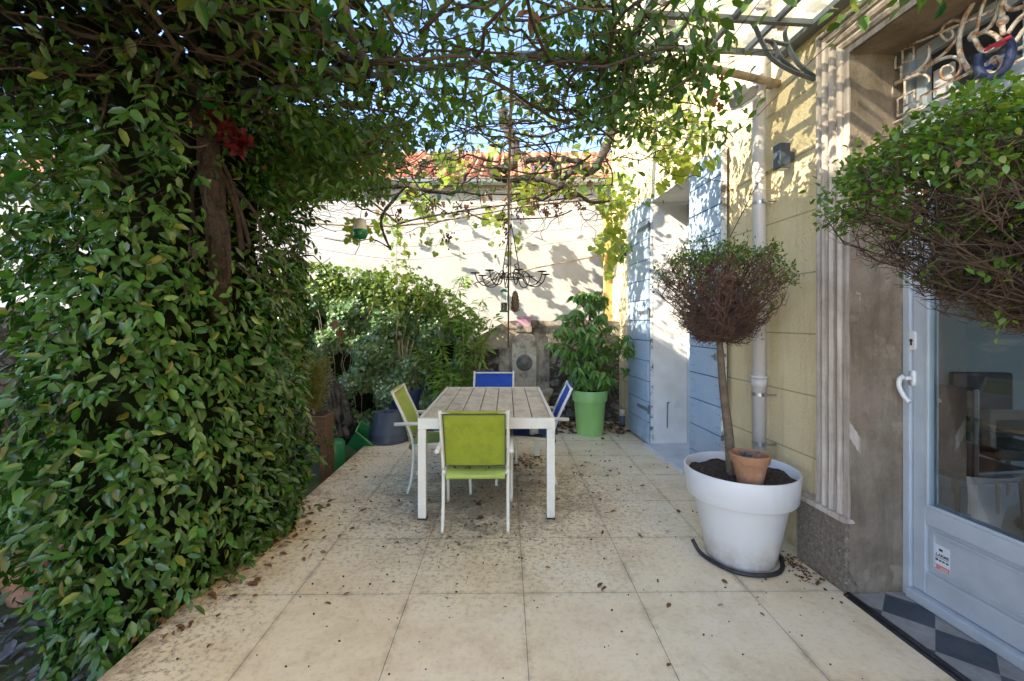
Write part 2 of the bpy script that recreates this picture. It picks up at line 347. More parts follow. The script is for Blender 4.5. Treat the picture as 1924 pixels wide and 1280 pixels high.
M['pinkpot'] = surf('pink_pot', (.46,.25,.32), (.56,.33,.40), 5, .7, c3=(.55,.33,.24), s3=6)
M['iron'] = surf('black_iron', (.02,.018,.016), (.06,.052,.046), 20, .6, .2, 60, metal=.3)
M['greyiron'] = surf('grey_painted_iron', (.09,.11,.12), (.14,.16,.175), 8, .5, .15, 50, c3=(.10,.07,.05), s3=7, t3=(.62,.74))
M['zinc'] = surf('zinc', (.32,.35,.36), (.45,.48,.48), 5, .45, metal=.5)
M['steel'] = surf('galvanised_clip', (.35,.36,.37), (.5,.5,.5), 20, .35, metal=.9)
s = NT('rusty_white_iron'); co = s.coord()
base = s.mix(s.ramp(s.noise(26, 8, .7, co), [(.46, 0.0), (.6, 1.0)]), (.62,.57,.50), (.33,.15,.06))
s.bump(s.noise(60, 6), .5, .004); M['rustwhite'] = s.fin(base, .8)
M['lampwhite'] = surf('aged_lamp_white', (.27,.275,.27), (.36,.36,.35), 6, .45)
M['lampgrey'] = surf('anthracite_lamp', (.035,.045,.06), (.055,.07,.09), 6, .4)
M['rubber'] = surf('black_rubber', (.01,.01,.012), (.03,.03,.034), 20, .55, .2, 60)
M['bag'] = surf('black_sack', (.010,.012,.018), (.03,.034,.045), 5, .25, .8, 9, dist=.05)
M['greenplastic'] = surf('green_plastic', (.01,.16,.07), (.02,.24,.11), 4, .35, c3=(.08,.2,.12), s3=9)
M['limegreenplastic'] = surf('bright_green_plastic', (.06,.30,.07), (.10,.38,.10), 4, .4)
M['slab_marble'] = surf('threshold_marble', (.52,.52,.53), (.66,.66,.66), 5, .5, .1, 30, c3=(.4,.38,.36), s3=8)
M['tile'] = None
s = NT('clay_roof_tile'); co = s.coord(); sx = s.n('ShaderNodeSeparateXYZ', {'Vector': co})
wv = s.math('ABSOLUTE', s.math('SINE', s.math('MULTIPLY', sx.outputs[0], PI/.20)))
rw = s.math('FRACT', s.math('DIVIDE', sx.outputs[1], .33))
base = s.ramp(s.noise(9, 6, .7, co), [(.3,(.48,.17,.085)),(.55,(.62,.26,.14)),(.75,(.70,.38,.25))])
base = s.mix(s.ramp(wv, [(.0, .35), (.25, 0.0)]), base, (.16,.06,.04)); base = s.mix(s.ramp(rw, [(0, .6), (.12, 0.0)]), base, (.2,.08,.05))
s.bump(wv, .8, .05); M['tile'] = s.fin(base, .85)

def fabric(name, c1, c2, stain, amt):
    s = NT(name); co = s.coord()
    base = s.ramp(s.noise(5, 8, .65, co), [(.3, c1), (.7, c2)])
    st = s.ramp(s.noise(17, 12, .78, s.n('ShaderNodeMapping', {'Vector': co, 'Scale': (1, 1, .55)}).outputs[0]), [(.46, 0.0), (.7, 1.0)])
    base = s.mix(s.math('MULTIPLY', st, amt), base, stain)
    w = s.n('ShaderNodeTexWave', {'Scale': 130.0, 'Vector': co}, wave_type='BANDS', bands_direction='Z').outputs['Fac']
    w2 = s.n('ShaderNodeTexWave', {'Scale': 130.0, 'Vector': co}, wave_type='BANDS', bands_direction='X').outputs['Fac']
    s.bump(s.math('MULTIPLY', w, w2), .25, .0015)
    s.fin(base, .8)
    tr = s.n('ShaderNodeBsdfTranslucent', {'Color': base}); mx = s.n('ShaderNodeMixShader', {'Fac': .2})
    s.link(s.b.outputs[0], mx.inputs[1]); s.link(tr.outputs[0], mx.inputs[2]); s.link(mx.outputs[0], s.out.inputs['Surface'])
    return s.m
M['greenfab'] = fabric('green_sling', (.27,.33,.025), (.36,.42,.04), (.15,.17,.03), .5)
M['palegreen'] = fabric('pale_green_sling', (.42,.52,.10), (.50,.60,.15), (.30,.37,.10), .5)
M['bluefab'] = fabric('blue_sling', (.012,.075,.42), (.022,.11,.52), (.015,.05,.25), .5)
M['bluedark'] = fabric('dusty_blue_sling', (.012,.07,.26), (.03,.11,.33), (.05,.07,.10), .6)
M['hem'] = surf('dark_hem', (.05,.05,.035), (.09,.09,.05), 30, .9)
# table slats: grey beige composite, stained
s = NT('weathered_slats'); co = s.coord()
base = s.ramp(s.noise(3, 9, .7, s.n('ShaderNodeMapping', {'Vector': co, 'Scale': (4, 1.2, 1)}).outputs[0]), [(.3,(.42,.335,.23)),(.5,(.58,.49,.365)),(.72,(.66,.575,.45))])
base = s.mix(s.ramp(s.noise(5, 10, .75, co), [(.47, 0.0), (.66, .65)]), base, (.20,.165,.13)); s.bump(s.noise(40, 5), .15, .004)
M['slat'] = s.fin(base, .62)
# glass
def glass(name, tint, rough=.0, refl=1.0):
    s = NT(name); s.t.nodes.remove(s.b)
    fr = s.n('ShaderNodeFresnel', {'IOR': 1.5}); tr = s.n('ShaderNodeBsdfTransparent', {'Color': (*tint, 1)})
    gl = s.n('ShaderNodeBsdfGlossy', {'Color': (1,1,1,1), 'Roughness': rough})
    fac = s.math('MULTIPLY', fr.outputs[0], 0.35*refl, clamp=True)
    mx = s.n('ShaderNodeMixShader', {'Fac': fac}); s.link(tr.outputs[0], mx.inputs[1]); s.link(gl.outputs[0], mx.inputs[2])
    s.link(mx.outputs[0], s.out.inputs['Surface']); return s.m
M['glass'] = glass('door_glass', (.80,.86,.84), .01)
M['clear'] = glass('clear_plastic', (.85,.87,.86), .1, .7)
s = NT('wired_glass'); co = s.coord()
w1 = s.n('ShaderNodeTexBrick', {'Vector': co, 'Scale': 1.0, 'Brick Width': .028, 'Row Height': .028, 'Mortar Size': .0022}, offset=0.0).outputs['Fac']
base = s.mix(s.ramp(s.noise(6, 8, .7, co), [(.4, 0.0), (.7, .8)]), (.50,.55,.48), (.34,.31,.23))
base = s.mix(s.math('MULTIPLY', w1, .35), base, (.35,.36,.33))
s.fin(base, .25)
tr = s.n('ShaderNodeBsdfTranslucent', {'Color': base}); tp = s.n('ShaderNodeBsdfTransparent', {'Color': (.85,.9,.86,1)})
m1 = s.n('ShaderNodeMixShader', {'Fac': .75}); s.link(s.b.outputs[0], m1.inputs[1]); s.link(tr.outputs[0], m1.inputs[2])
m2 = s.n('ShaderNodeMixShader', {'Fac': .35}); s.link(m1.outputs[0], m2.inputs[1]); s.link(tp.outputs[0], m2.inputs[2])
s.link(m2.outputs[0], s.out.inputs['Surface']); M['wiredglass'] = s.m
M['darkglass'] = surf('transom_glass', (.02,.025,.03), (.05,.06,.065), 3, .08)
s = NT('checker_stone'); co = s.coord()
mp = s.n('ShaderNodeMapping', {'Vector': co, 'Rotation': (0,0,PI/4+.05), 'Scale': (1,1,1)}).outputs[0]
ck = s.n('ShaderNodeTexChecker', {'Vector': mp, 'Scale': 5.2}).outputs['Fac']
nn = s.noise(9, 9, .7, co)
col = s.mix(ck, s.ramp(nn, [(.3,(.035,.045,.06)),(.7,(.07,.085,.105))]), s.ramp(nn, [(.3,(.22,.21,.20)),(.7,(.36,.35,.33))]))
col = s.mix(s.ramp(s.noise(5, 8, .7, co), [(.5, 0.0), (.7, .5)]), col, (.12,.10,.085)); s.bump(s.noise(24, 6), .3, .006)
M['checker'] = s.fin(col, .5)
s = NT('garden_soil_grass'); co = s.coord()
col = s.mix(s.ramp(s.noise(1.2, 6, .6, co), [(.42, 0.0), (.55, 1.0)]), s.ramp(s.noise(18, 8, .7, co), [(.3,(.05,.042,.035)),(.7,(.16,.14,.12))]), s.ramp(s.noise(30, 6, .7, co), [(.3,(.03,.075,.012)),(.7,(.08,.16,.025))]))
s.bump(s.noise(22, 8, .7), 1.0, .04); M['ground'] = s.fin(col, .95)
M['wicker'] = None
s = NT('brown_wicker'); co = s.coord()
w = s.n('ShaderNodeTexBrick', {'Vector': s.n('ShaderNodeVectorMath', {0: co, 1: (1,1,1)}, operation='MULTIPLY').outputs[0], 'Scale': 1.0, 'Brick Width': .03, 'Row Height': .012, 'Mortar Size': .0018, 'Color1': (.13,.08,.055,1), 'Color2': (.22,.15,.11,1), 'Mortar': (.02,.012,.01,1)})
w.inputs['Vector'].default_value = (0,0,0)
sx = s.n('ShaderNodeSeparateXYZ', {'Vector': co}); cb = s.n('ShaderNodeCombineXYZ', {'X': s.math('ADD', sx.outputs[0], sx.outputs[1]), 'Y': sx.outputs[2]})
s.link(cb.outputs[0], w.inputs['Vector']); s.bump(w.outputs['Fac'], -.6, .006); M['wicker'] = s.fin(w.outputs['Color'], .6)
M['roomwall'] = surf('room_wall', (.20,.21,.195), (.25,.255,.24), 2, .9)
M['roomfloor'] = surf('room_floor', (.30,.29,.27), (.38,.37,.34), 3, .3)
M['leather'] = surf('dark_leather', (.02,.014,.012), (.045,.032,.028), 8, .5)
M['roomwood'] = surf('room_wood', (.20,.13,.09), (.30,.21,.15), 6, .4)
M['horseshoe'] = surf('blue_horseshoe', (.012,.02,.06), (.035,.05,.12), 18, .6, .4, 60, metal=.2)
M['ribbon'] = surf('red_ribbon', (.40,.02,.03), (.5,.05,.06), 10, .7)
M['bluepaper'] = surf('blue_card', (.04,.14,.55), (.06,.18,.6), 3, .7)
M['grape'+'berry'] = surf('dried_grape', (.03,.015,.016), (.12,.05,.05), 12, .7)
M['trapgreen'] = surf('trap_green', (.0,.14,.055), (.01,.19,.08), 4, .35)
M['trapwhite'] = surf('trap_cloudy_plastic', (.55,.57,.58), (.68,.69,.70), 5, .3)
M['seed'] = surf('seeds', (.05,.03,.015), (.26,.18,.10), 90, .9, 1.0, 80, dist=.02)
M['tin'] = surf('tin_label', (.55,.55,.52), (.66,.65,.6), 6, .4, c3=(.1,.12,.08), s3=14)
M['sticker'] = surf('sticker_paper', (.62,.66,.70), (.68,.72,.76), 3, .5)
M['ink'] = surf('sticker_ink', (.012,.015,.03), (.03,.03,.05), 8, .6)
M['inkred'] = surf('sticker_red', (.60,.18,.13), (.66,.24,.18), 8, .6)
M['ochretrim'] = surf('ochre_trim', (.52,.30,.10), (.62,.38,.15), 6, .85)  # ochre is the corner trim's own colour
M['grass'] = leafmat('grass_blade', [(0,(.04,.12,.015)),(.6,(.08,.2,.025)),(1,(.2,.24,.05))], .5, .3)

# ================================================================== SETTING
b = MB()
b.box((-1.65, -1.0, -.16), (3.2, 7.0, 0)); b.box((-5.0, -12, -.16), (3.2, -1.0, 0))  # second box: rear paving added out of view to bounce sunlight forward
terrace = b.build('terrace', M['paving']); terrace.rotation_euler.z = FROT; tag(terrace, kind='structure')
b = MB()
gv = 24
b.grid(lambda u, v: (-60+120*u, -40+120*v, -.22+.03*math.sin(u*300)*math.cos(v*270)), 60, 60)
tag(b.build('garden_ground', M['ground'], smooth=True), kind='structure')
# chequered threshold floor in the door recess and its black rubber joint
b = MB(); b.box((1.975, .55, -.02), (2.262, 2.215, .006))
th = b.build('threshold_floor', M['checker']); th.rotation_euler.z = HROT; tag(th, kind='structure')
b = MB(); b.tube([(1.955, .4, .004), (1.953, 1.2, .006), (1.958, 1.9, .004), (1.955, 2.22, .004)], .014, 8)
b.tube([(1.93, .4, .002), (1.932, 1.2, .003), (1.93, 1.9, .002), (1.935, 2.22, .002)], .008, 8)
o = b.build('threshold_joint', M['rubber'], smooth=True); o.rotation_euler.z = HROT; tag(o, kind='structure')

# ================================================================== HOUSE
house = thing('yellow_house', 'pale yellow rendered house with blue shutters, stone doorway and glazed door', 'house', (0,0,0), HROT)
W0, W1 = 2.03, 2.42
ZT = 7.2
b = MB()
b.box((W0, 5.03, -.1), (W1, 6.66, ZT))
b.box((W0, 4.03, 2.83), (W1, 5.03, ZT))
b.box((W0, 2.235, -.1), (W1, 4.03, ZT))
b.box((W0, .5, 2.875), (W1, 2.235, ZT))
b.box((W0, -7.5, -.1), (W1, .5, ZT))
b.box((W1, 6.3, -.1), (6.6, 6.66, ZT))       # far gable return
b.build('wall', M['yellow'], house)
b = MB(); b.box((W0-.4, -7.7, ZT), (7, 6.9, ZT+.14)); b.build('roof', M['tile'], house)
# ochre corner pilaster strip at the far end
a = HI @ P(1138, 500, 6.74); c = HI @ P(1151, 500, 6.74)
b = MB(); b.box((a.x, 6.62, -.1), (W0-.002, 6.74, 3.1)); b.build('corner_trim', M['ochretrim'], house)

# doorway: fluted stone pilaster, plinth, jamb, lintel
b = MB()
def fluted(x0, u0, u1, z0, z1):
    prof = [(0,.0),(.0,.0),(.012,.018),(.035,.022),(.05,.035),(.05,.055),(.03,.06),(.03,.075),(.055,.085),(.07,.105),(.055,.125),(.03,.135),(.03,.15),(.05,.155),(.06,.175),(.05,.19),(.02,.2),(.02,.215),(.04,.22),(.04,.235)]
    return prof
PR = [(2.03,2.470),(1.975,2.470),(1.962,2.455),(1.962,2.437),(1.984,2.434),(1.984,2.424),(1.966,2.418),(1.958,2.404),(1.966,2.390),(1.986,2.384),(1.986,2.374),(1.964,2.368),(1.955,2.350),(1.964,2.332),(1.986,2.328),(1.986,2.316),(1.962,2.308),(1.956,2.292),(1.966,2.276),(1.984,2.272),(1.984,2.262),(1.965,2.258),(1.965,2.226),(2.03,2.226)]
n = len(PR); V = [(x, u, .402) for x, u in PR]+[(x, u, 2.872+(u-2.222)*.93) for x, u in PR]
b.add(V, [(i, i+1, n+i+1, n+i) for i in range(n-1)])
# same moulding running along the lintel, mitred at the corner
V = [(x, u, 2.872+(u-2.222)*.93) for x, u in PR]+[(x, .2, 2.872+(u-2.222)*.93) for x, u in PR]
b.add(V, [(i, i+1, n+i+1, n+i) for i in range(n-1)])
b.build('door_surround', M['mould'], house)
b = MB(); b.box((1.945, 2.225, -.02), (2.03, 2.59, .372)); b.build('plinth', M['plinth'], house, bevel=.008)
b = MB(); b.box((1.936, 2.218, .3725), (2.03, 2.60, .402)); b.build('plinth_cap', M['mould'], house, bevel=.006)
def wob(x, y, z): return .004*math.sin(9*z+3*x)+.003*math.sin(23*z+11*x)
b = MB()
b.grid(lambda p, q: (1.966+.306*p, 2.221+wob(p, 0, q*2.9), .0+2.872*q), 14, 90)
b.grid(lambda p, q: (2.27-.305*q, .4+1.825*p, 2.868+wob(p*3, 0, q)), 40, 8)   # lintel soffit
b.build('door_reveal', M['stone'], house, smooth=True)
# glazed door
door = MB()
dv = 2.272
def bar(b, u0, u1, z0, z1, v0, v1, m=0): b.box((v0, u0, z0), (v1, u1, z1), m)
bar(door, 2.178, 2.219, .0, 2.86, dv-.01, dv+.07)            # fixed frame post
bar(door, 2.108, 2.175, .06, 2.40, dv+.004, dv+.055)         # stile
bar(door, 1.31, 2.108, .06, .175, dv+.004, dv+.055)          # bottom rail
bar(door, 1.31, 2.108, .415, .505, dv+.004, dv+.055)         # middle rail
bar(door, 1.31, 2.108, 2.30, 2.40, dv+.004, dv+.055)
bar(door, 1.215, 1.31, .06, 2.40, dv+.004, dv+.055)          # meeting stiles
bar(door, .62, 1.212, .06, .5, dv+.008, dv+.055)
bar(door, .5, 2.178, .008, .056, dv-.035, dv+.06)            # weather bar
bar(door, .5, 2.178, 2.403, 2.50, dv-.012, dv+.07)           # transom bar
gd = door.build('glazed_door', M['doorpaint'], house, bevel=.005)
b = MB(); bar(b, 1.31, 2.108, .175, .415, dv+.022, dv+.04)
for (u0,u1,z0,z1) in ((1.36,2.085,.198,.212),(1.36,2.085,.378,.392),(2.072,2.085,.212,.378),(1.36,1.374,.212,.378)): bar(b, u0, u1, z0, z1, dv+.012, dv+.022)
b.build('lower_panel', M['doorpaint'], gd, bevel=.003)
b = MB(); b.add([(dv+.03,1.31,.505),(dv+.03,2.108,.505),(dv+.03,2.108,2.30),(dv+.03,1.31,2.30)], [(0,1,2,3)])
b.add([(dv+.03,.62,.505),(dv+.03,1.212,.505),(dv+.03,1.212,2.35),(dv+.03,.62,2.35)], [(0,1,2,3)])
b.build('glass_pane', M['glass'], gd)
for (u0,u1,z0,z1) in (): pass
b = MB(); bar(b, 2.092, 2.108, .505, 2.30, dv+.0, dv+.012); bar(b, 1.335, 2.092, .505, .522, dv+.0, dv+.012)
b.build('glazing_bead', M['doorpaint'], gd, bevel=.003)
# lever handle with backplate and lock plate
hc = PV(1716, 718, dv)
b = MB(); q = Matrix.Identity(4)
def vplate(b, u, z, hu, hz, v0, v1, m=0, n=20):
    V = []
    for v in (v0, v1):
        for j in range(n):
            a = 2*PI*j/n; cx, sz = math.cos(a), math.sin(a)
            V.append((v, u+hu*cx, z+(hz-hu)*(1 if sz > 0 else -1)*(abs(sz) > .02)+hu*sz))
    b.add(V, [tuple(range(n)), tuple(range(n, 2*n))[::-1]]+[(j, n+j, n+(j+1) % n, (j+1) % n) for j in range(n)], m)
vplate(b, hc.y, hc.z+.02, .017, .042, dv-.010, dv+.003)
b.tube([(dv-.008, hc.y, hc.z+.02), (dv-.045, hc.y, hc.z+.02)], .011, 12)
b.tube(smooth_path([(dv-.045, hc.y+.005, hc.z+.03), (dv-.055, hc.y+.022, hc.z+.012), (dv-.058, hc.y+.02, hc.z-.03), (dv-.056, hc.y-.005, hc.z-.075), (dv-.053, hc.y-.03, hc.z-.10)]), taper(.013, .011, 17), 12)
b.build('handle', M['whiteplastic'], gd, smooth=True)
lc = PV(1715, 640, dv)
b = MB(); vplate(b, lc.y, lc.z, .018, .05, dv-.009, dv+.003); b.box((dv-.011, lc.y-.005, lc.z-.025), (dv-.0091, lc.y+.005, lc.z-.005), 1); b.tube([(dv-.011, lc.y, lc.z), (dv-.009, lc.y, lc.z)], .009, 12, 1)
b.build('lock_plate', [M['whiteplastic'], M['iron']], gd)
# transom light
b = MB(); b.box((dv+.03, .5, 2.55), (dv+.036, 2.155, 2.83)); tl = b.build('transom_light', M['darkglass'], house)
b = MB(); bar(b, .5, 2.155, 2.503, 2.553, dv+.0, dv+.06); bar(b, .5, 2.155, 2.80, 2.86, dv+.0, dv+.06); bar(b, 2.10, 2.154, 2.553, 2.80, dv+.0, dv+.06); bar(b, 1.66, 1.70, 2.553, 2.80, dv+.0, dv+.06)
b.build('window_frame', M['doorpaint'], tl, bevel=.004)
b = MB(); b.box((dv+.012, 1.985, 2.57), (dv+.028, 2.075, 2.70)); b.build('curtain', M['whiteplastic'], tl)
# grille of scrolled wrought iron in front of the transom
gb = MB(); gvp = 2.215
def zg(pts, r, k=5, sm=True, w=None):
    q = [PV(1500+x/2.998, y/2.998, gvp) for x, y in pts]
    r *= .78; w = w and w*.78; q = smooth_path(q, k) if sm else [np.array(p) for p in q]
    if w: gb.tube(q, taper(r, w, len(q)), 6)
    else: gb.tube(q, r, 6)
zg([(528,285),(528,700),(1290,318)], .009, sm=False)
zg([(528,285),(700,225),(1100,60)], .008, sm=False)
zg([(690,590),(690,545),(1290,250)], .009, sm=False)
zg([(530,300),(650,262),(650,335),(588,358),(588,285)], .008, sm=False)
zg([(547,320),(547,388),(580,375),(580,450)], .008, sm=False)
zg([(545,480),(600,440),(600,592),(655,572),(655,510),(560,560),(560,655),(700,600)], .008, sm=False)
zg([(545,470),(640,430),(720,370),(800,320),(870,250),(910,190),(915,130),(870,115),(820,150),(803,195),(835,228),(870,205),(862,172),(840,182)], .012, w=.006)
zg([(600,440),(680,390),(730,330),(735,270),(722,265)], .013, w=.006)
zg([(640,430),(700,420),(735,440),(735,465)], .011, w=.006)
zg([(700,400),(780,345),(860,320),(915,345),(905,410),(850,452),(805,430),(810,385),(850,370),(875,395),(855,415)], .011, w=.006)
zg([(965,400),(920,330),(905,230),(930,120),(970,40),(1005,-30)], .014)
zg([(1000,190),(1030,60),(1060,-20)], .010)
zg([(985,210),(1060,180),(1130,220),(1120,270),(1040,290),(990,215)], .012)
zg([(1000,200),(1080,150),(1125,60),(1140,-20)], .011)
zg([(1160,-20),(1145,100),(1155,200)], .018, w=.012)
zg([(1290,30),(1200,55),(1150,20)], .012)
zg([(1060,400),(1110,410),(1145,360),(1120,320),(1090,335),(1110,360)], .010)
zg([(1180,190),(1230,120),(1290,70)], .011)
zg([(1220,240),(1260,180),(1290,150)], .011)
for cx, cy in ((985,205),(1150,120)): gb.blob(PV(1500+cx/2.998, cy/2.998, gvp), (.018,.022,.022), 8, 6, 0)
gb.build('window_grille', M['rustwhite'], house, smooth=True)
# blue plank shutters folded back on the wall
def shutter(u0, u1):
    b = MB(); z0, z1 = .035, 2.875; v0, v1 = 1.965, 1.995
    np_ = 12; h = (z1-z0)/np_
    for i in range(np_): b.box((v0, u0, z0+i*h+.004), (v1, u1, z0+(i+1)*h-.004))
    sh = b.build('shutter', M['shutter'], house, bevel=.004)
    b = MB()
    for i in range(np_):
        for uu in (u0+.05, u0+.09, u1-.05, u1-.09):
            for zz in (.28, .72): b.box((v0-.0015, uu-.0035, z0+(i+zz)*h-.0035), (v0+.001, uu+.0035, z0+(i+zz)*h+.0035))
    tag(b.build('nail', M['rubber'], sh), kind='stuff')
    b = MB(); b.box((v1-.02, u0+.004, z0+.004), (v1+.006, u1-.004, z1-.004)); b.build('shutter_backing', M['navy'], sh)
    return sh
s1 = shutter(3.455, 4.02); s2 = shutter(5.045, 5.72)
b = MB(); b.box((1.957, 3.449, .03), (2.0, 3.462, 2.88)); b.build('edge_strip', M['flaking'], s1)
b = MB()
lp = PV(1343, 670, 1.96); b.box((1.945, lp.y-.025, lp.z-.006), (1.964, lp.y+.03, lp.z+.006)); b.box((1.945, lp.y-.03, lp.z-.03), (1.964, lp.y-.018, lp.z+.03)); b.build('latch', M['steel'], s1)
for z in (.42, 1.55, 2.55):
    b = MB(); b.tube([(1.975, 5.038, z-.05), (1.975, 5.038, z+.05)], .012, 10); b.box((1.958, 5.03, z-.02), (1.964, 5.36, z+.02)); b.build('hinge', M['greyiron'], s2)
# window recess of the shuttered French window
b = MB()
b.box((W1-.01, 5.028, 0), (W1+.05, 5.06, 2.83)) 
b.grid(lambda p, q: (2.028+.42*p, 5.022+.002*math.sin(8*q), .03+2.795*q), 6, 20)
b.grid(lambda p, q: (2.028+.42*p, 4.038, .03+2.795*q), 6, 20)
b.grid(lambda p, q: (2.028+.42*p, 4.04+.98*q, 2.822), 6, 6)
b.build('window_reveal', M['reveal'], house)
b = MB(); b.box((2.0, 4.9+.128, .03), (2.03, 5.04+.03, 2.86)); b.box((2.0, 4.03, 2.822), (2.03, 5.028, 2.87)); b.build('window_casing', M['flaking'], house, bevel=.003)
b = MB(); vv = 2.425
bar(b, 4.955, 5.018, .04, 2.81, vv, vv+.06); bar(b, 4.045, 4.955, 2.74, 2.81, vv, vv+.06); bar(b, 4.045, 4.955, .04, .14, vv, vv+.06); bar(b, 4.49, 4.56, .14, 2.74, vv, vv+.055)
bar(b, 4.56, 4.955, .95, 1.02, vv+.005, vv+.055); bar(b, 4.045, 4.11, .14, 2.74, vv, vv+.06)
wf = b.build('french_window', M['doorpaint'], house, bevel=.004)
b = MB(); b.box((vv+.03, 4.1, .14), (vv+.036, 4.96, 2.74)); b.build('glass_pane', M['darkglass'], wf)
b = MB(); b.box((1.93, 4.0, -.02), (2.46, 5.06, .034)); b.build('window_threshold', M['slab_marble'], house, bevel=.006)
b = MB(); hk = PU(1253, 800, 5.02); b.tube([(hk.x, 5.01, hk.z-.02),(hk.x, 5.005, hk.z+.26)], .006, 8); b.tube([(hk.x, 5.005, hk.z+.26),(hk.x+.015, 4.99, hk.z+.275),(hk.x-.012, 4.985, hk.z+.268)], .006, 8); b.build('shutter_hook', M['greyiron'], house, smooth=True)
# room behind the door
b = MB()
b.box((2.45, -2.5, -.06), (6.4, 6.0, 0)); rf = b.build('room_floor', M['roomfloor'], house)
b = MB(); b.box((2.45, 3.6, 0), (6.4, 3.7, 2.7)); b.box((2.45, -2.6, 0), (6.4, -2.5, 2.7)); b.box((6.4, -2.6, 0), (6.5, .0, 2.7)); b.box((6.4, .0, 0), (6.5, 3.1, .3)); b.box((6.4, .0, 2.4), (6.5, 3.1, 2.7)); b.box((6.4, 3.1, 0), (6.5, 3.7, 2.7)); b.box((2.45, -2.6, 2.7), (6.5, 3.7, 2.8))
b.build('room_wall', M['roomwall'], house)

# furniture seen through the glass
def room_chair(v, u, rz, label):
    t = thing('dining_chair', label, 'dining chair', HM @ Vector((v, u, 0)), HROT+rz, 'dining chairs inside the room')
    b = MB(); b.box((-.22,-.22,.40), (.22,.22,.49)); b.build('seat', M['leather'], t, bevel=.02)
    b = MB(); b.box((-.22,-.25,.45), (.22,-.18,1.02)); b.build('backrest', M['leather'], t, bevel=.02)
    for x in (-.19,.19):
        for y in (-.2,.19): b = MB(); b.tube([(x,y,.40),(x*1.05,y*1.08,0)], [.022,.014], 6); b.build('leg', M['roomwood'], t)
room_chair(3.35, 2.83, -1.5, 'dark leather dining chair behind the glass, nearer the door handle')
room_chair(4.15, 3.22, 2.9, 'dark dining chair behind the glass at the far side of the room table')
t = thing('dining_table', 'round wooden dining table inside the room behind the door glass', 'dining table', HM @ Vector((4.0, 2.72, 0)), HROT)
b = MB(); b.lathe([(0,.70),(.5,.70),(.52,.72),(.52,.745),(.5,.755),(0,.755)], n=40); b.build('tabletop', M['roomwood'], t)
b = MB(); b.lathe([(.06,.70),(.05,.4),(.07,.1),(.25,.03),(.26,0)], n=20); b.build('pedestal', M['roomwood'], t)

# alarm sticker on the door panel
sc_ = PV(1768, 1052, dv+.02); SU, SZ = .042, .068
st = thing('alarm_sticker', 'small white and red alarm warning sticker on the lower door panel', 'sticker', HM @ Vector((dv+.0212, sc_.y, sc_.z)), HROT)
b = MB(); b.box((-.0008, -SU, -SZ), (0.0, SU, SZ)); b.build('paper', M['sticker'], st)
b = MB(); b.box((-.0014, -SU+.002, -SZ+.004), (-.0010, SU-.002, -SZ+.038)); b.build('red_band', M['inkred'], st)
def text_mesh(name, txt, size, y, m, parent, bold=0):
    cu = bpy.data.curves.new(name, 'FONT'); cu.body = txt; cu.size = size; cu.align_x = 'CENTER'; cu.offset = bold; cu.extrude = .0001
    to = bpy.data.objects.new(name, cu); COL.objects.link(to); bpy.context.view_layer.update()
    me = bpy.data.meshes.new_from_object(to.evaluated_get(bpy.context.evaluated_depsgraph_get())); bpy.data.objects.remove(to)
    me.materials.clear(); me.materials.append(m)
    me.transform(Matrix(((0,0,-1,-.0013),(-1,0,0,0),(0,1,0,y),(0,0,0,1))))
    o = bpy.data.objects.new(name, me); COL.objects.link(o); o.parent = parent; return o
text_mesh('lettering', 'ALARME', .0205, .012, M['ink'], st, .0006)
b = MB(); b.box((-.0012,-.008,.040),(-.001,.010,.052)); b.box((-.0012,.014,-.012),(-.001,.038,-.001))
for y0, y1 in ((-.003,.010),(-.018,-.006),(-.036,-.022)): b.box((-.0012,y0,-.011),(-.001,y1,-.003))
b.box((-.0012,-.036,.004),(-.001,.036,.0065)); b.build('printed_line', M['ink'], st)
b = MB()
for k in range(4): b.box((-.0018,-.034,-.062+.007*k),(-.0015,.018-.006*k,-.0595+.007*k))
b.box((-.0018,.024,-.048),(-.0015,.036,-.036)); b.build('white_print', M['sticker'], st)

# horseshoe with a ribbon, hung on the grille
hs = thing('horseshoe', 'dark blue horseshoe with a red ribbon hung on the rusty grille', 'horseshoe', (0,0,0), HROT)
q = [PV(1500+x/2.998, y/2.998, 2.185) for x, y in ((1022,305),(1012,350),(1022,400),(1060,438),(1120,425),(1165,385),(1192,330),(1200,270),(1178,222))]
b = MB(); b.tube(smooth_path(q, 4), .017, 8); b.build('shoe', M['horseshoe'], hs, smooth=True)
b = MB(); q = [PV(1500+x/2.998, y/2.998, 2.17) for x, y in ((1045,285),(1090,262),(1120,245),(1160,225),(1200,205))]; b.strip(smooth_path(q), .02, .002, (.3,.3,1))
q = [PV(1500+x/2.998, y/2.998, 2.168) for x, y in ((1075,255),(1105,262),(1150,250),(1170,235))]; b.strip(smooth_path(q), .016, .002, (.2,.5,1)); b.build('ribbon', M['ribbon'], hs)
b = MB(); c = PV(1500+1090/2.998, 362/2.998, 2.235); b.box((2.232, c.y-.045, c.z-.02), (2.238, c.y+.05, c.z+.022)); o = b.build('blue_card', M['bluepaper']); o.rotation_euler.z = HROT
tag(o, 'small blue card tucked behind the rusty grille under the horseshoe', 'card')

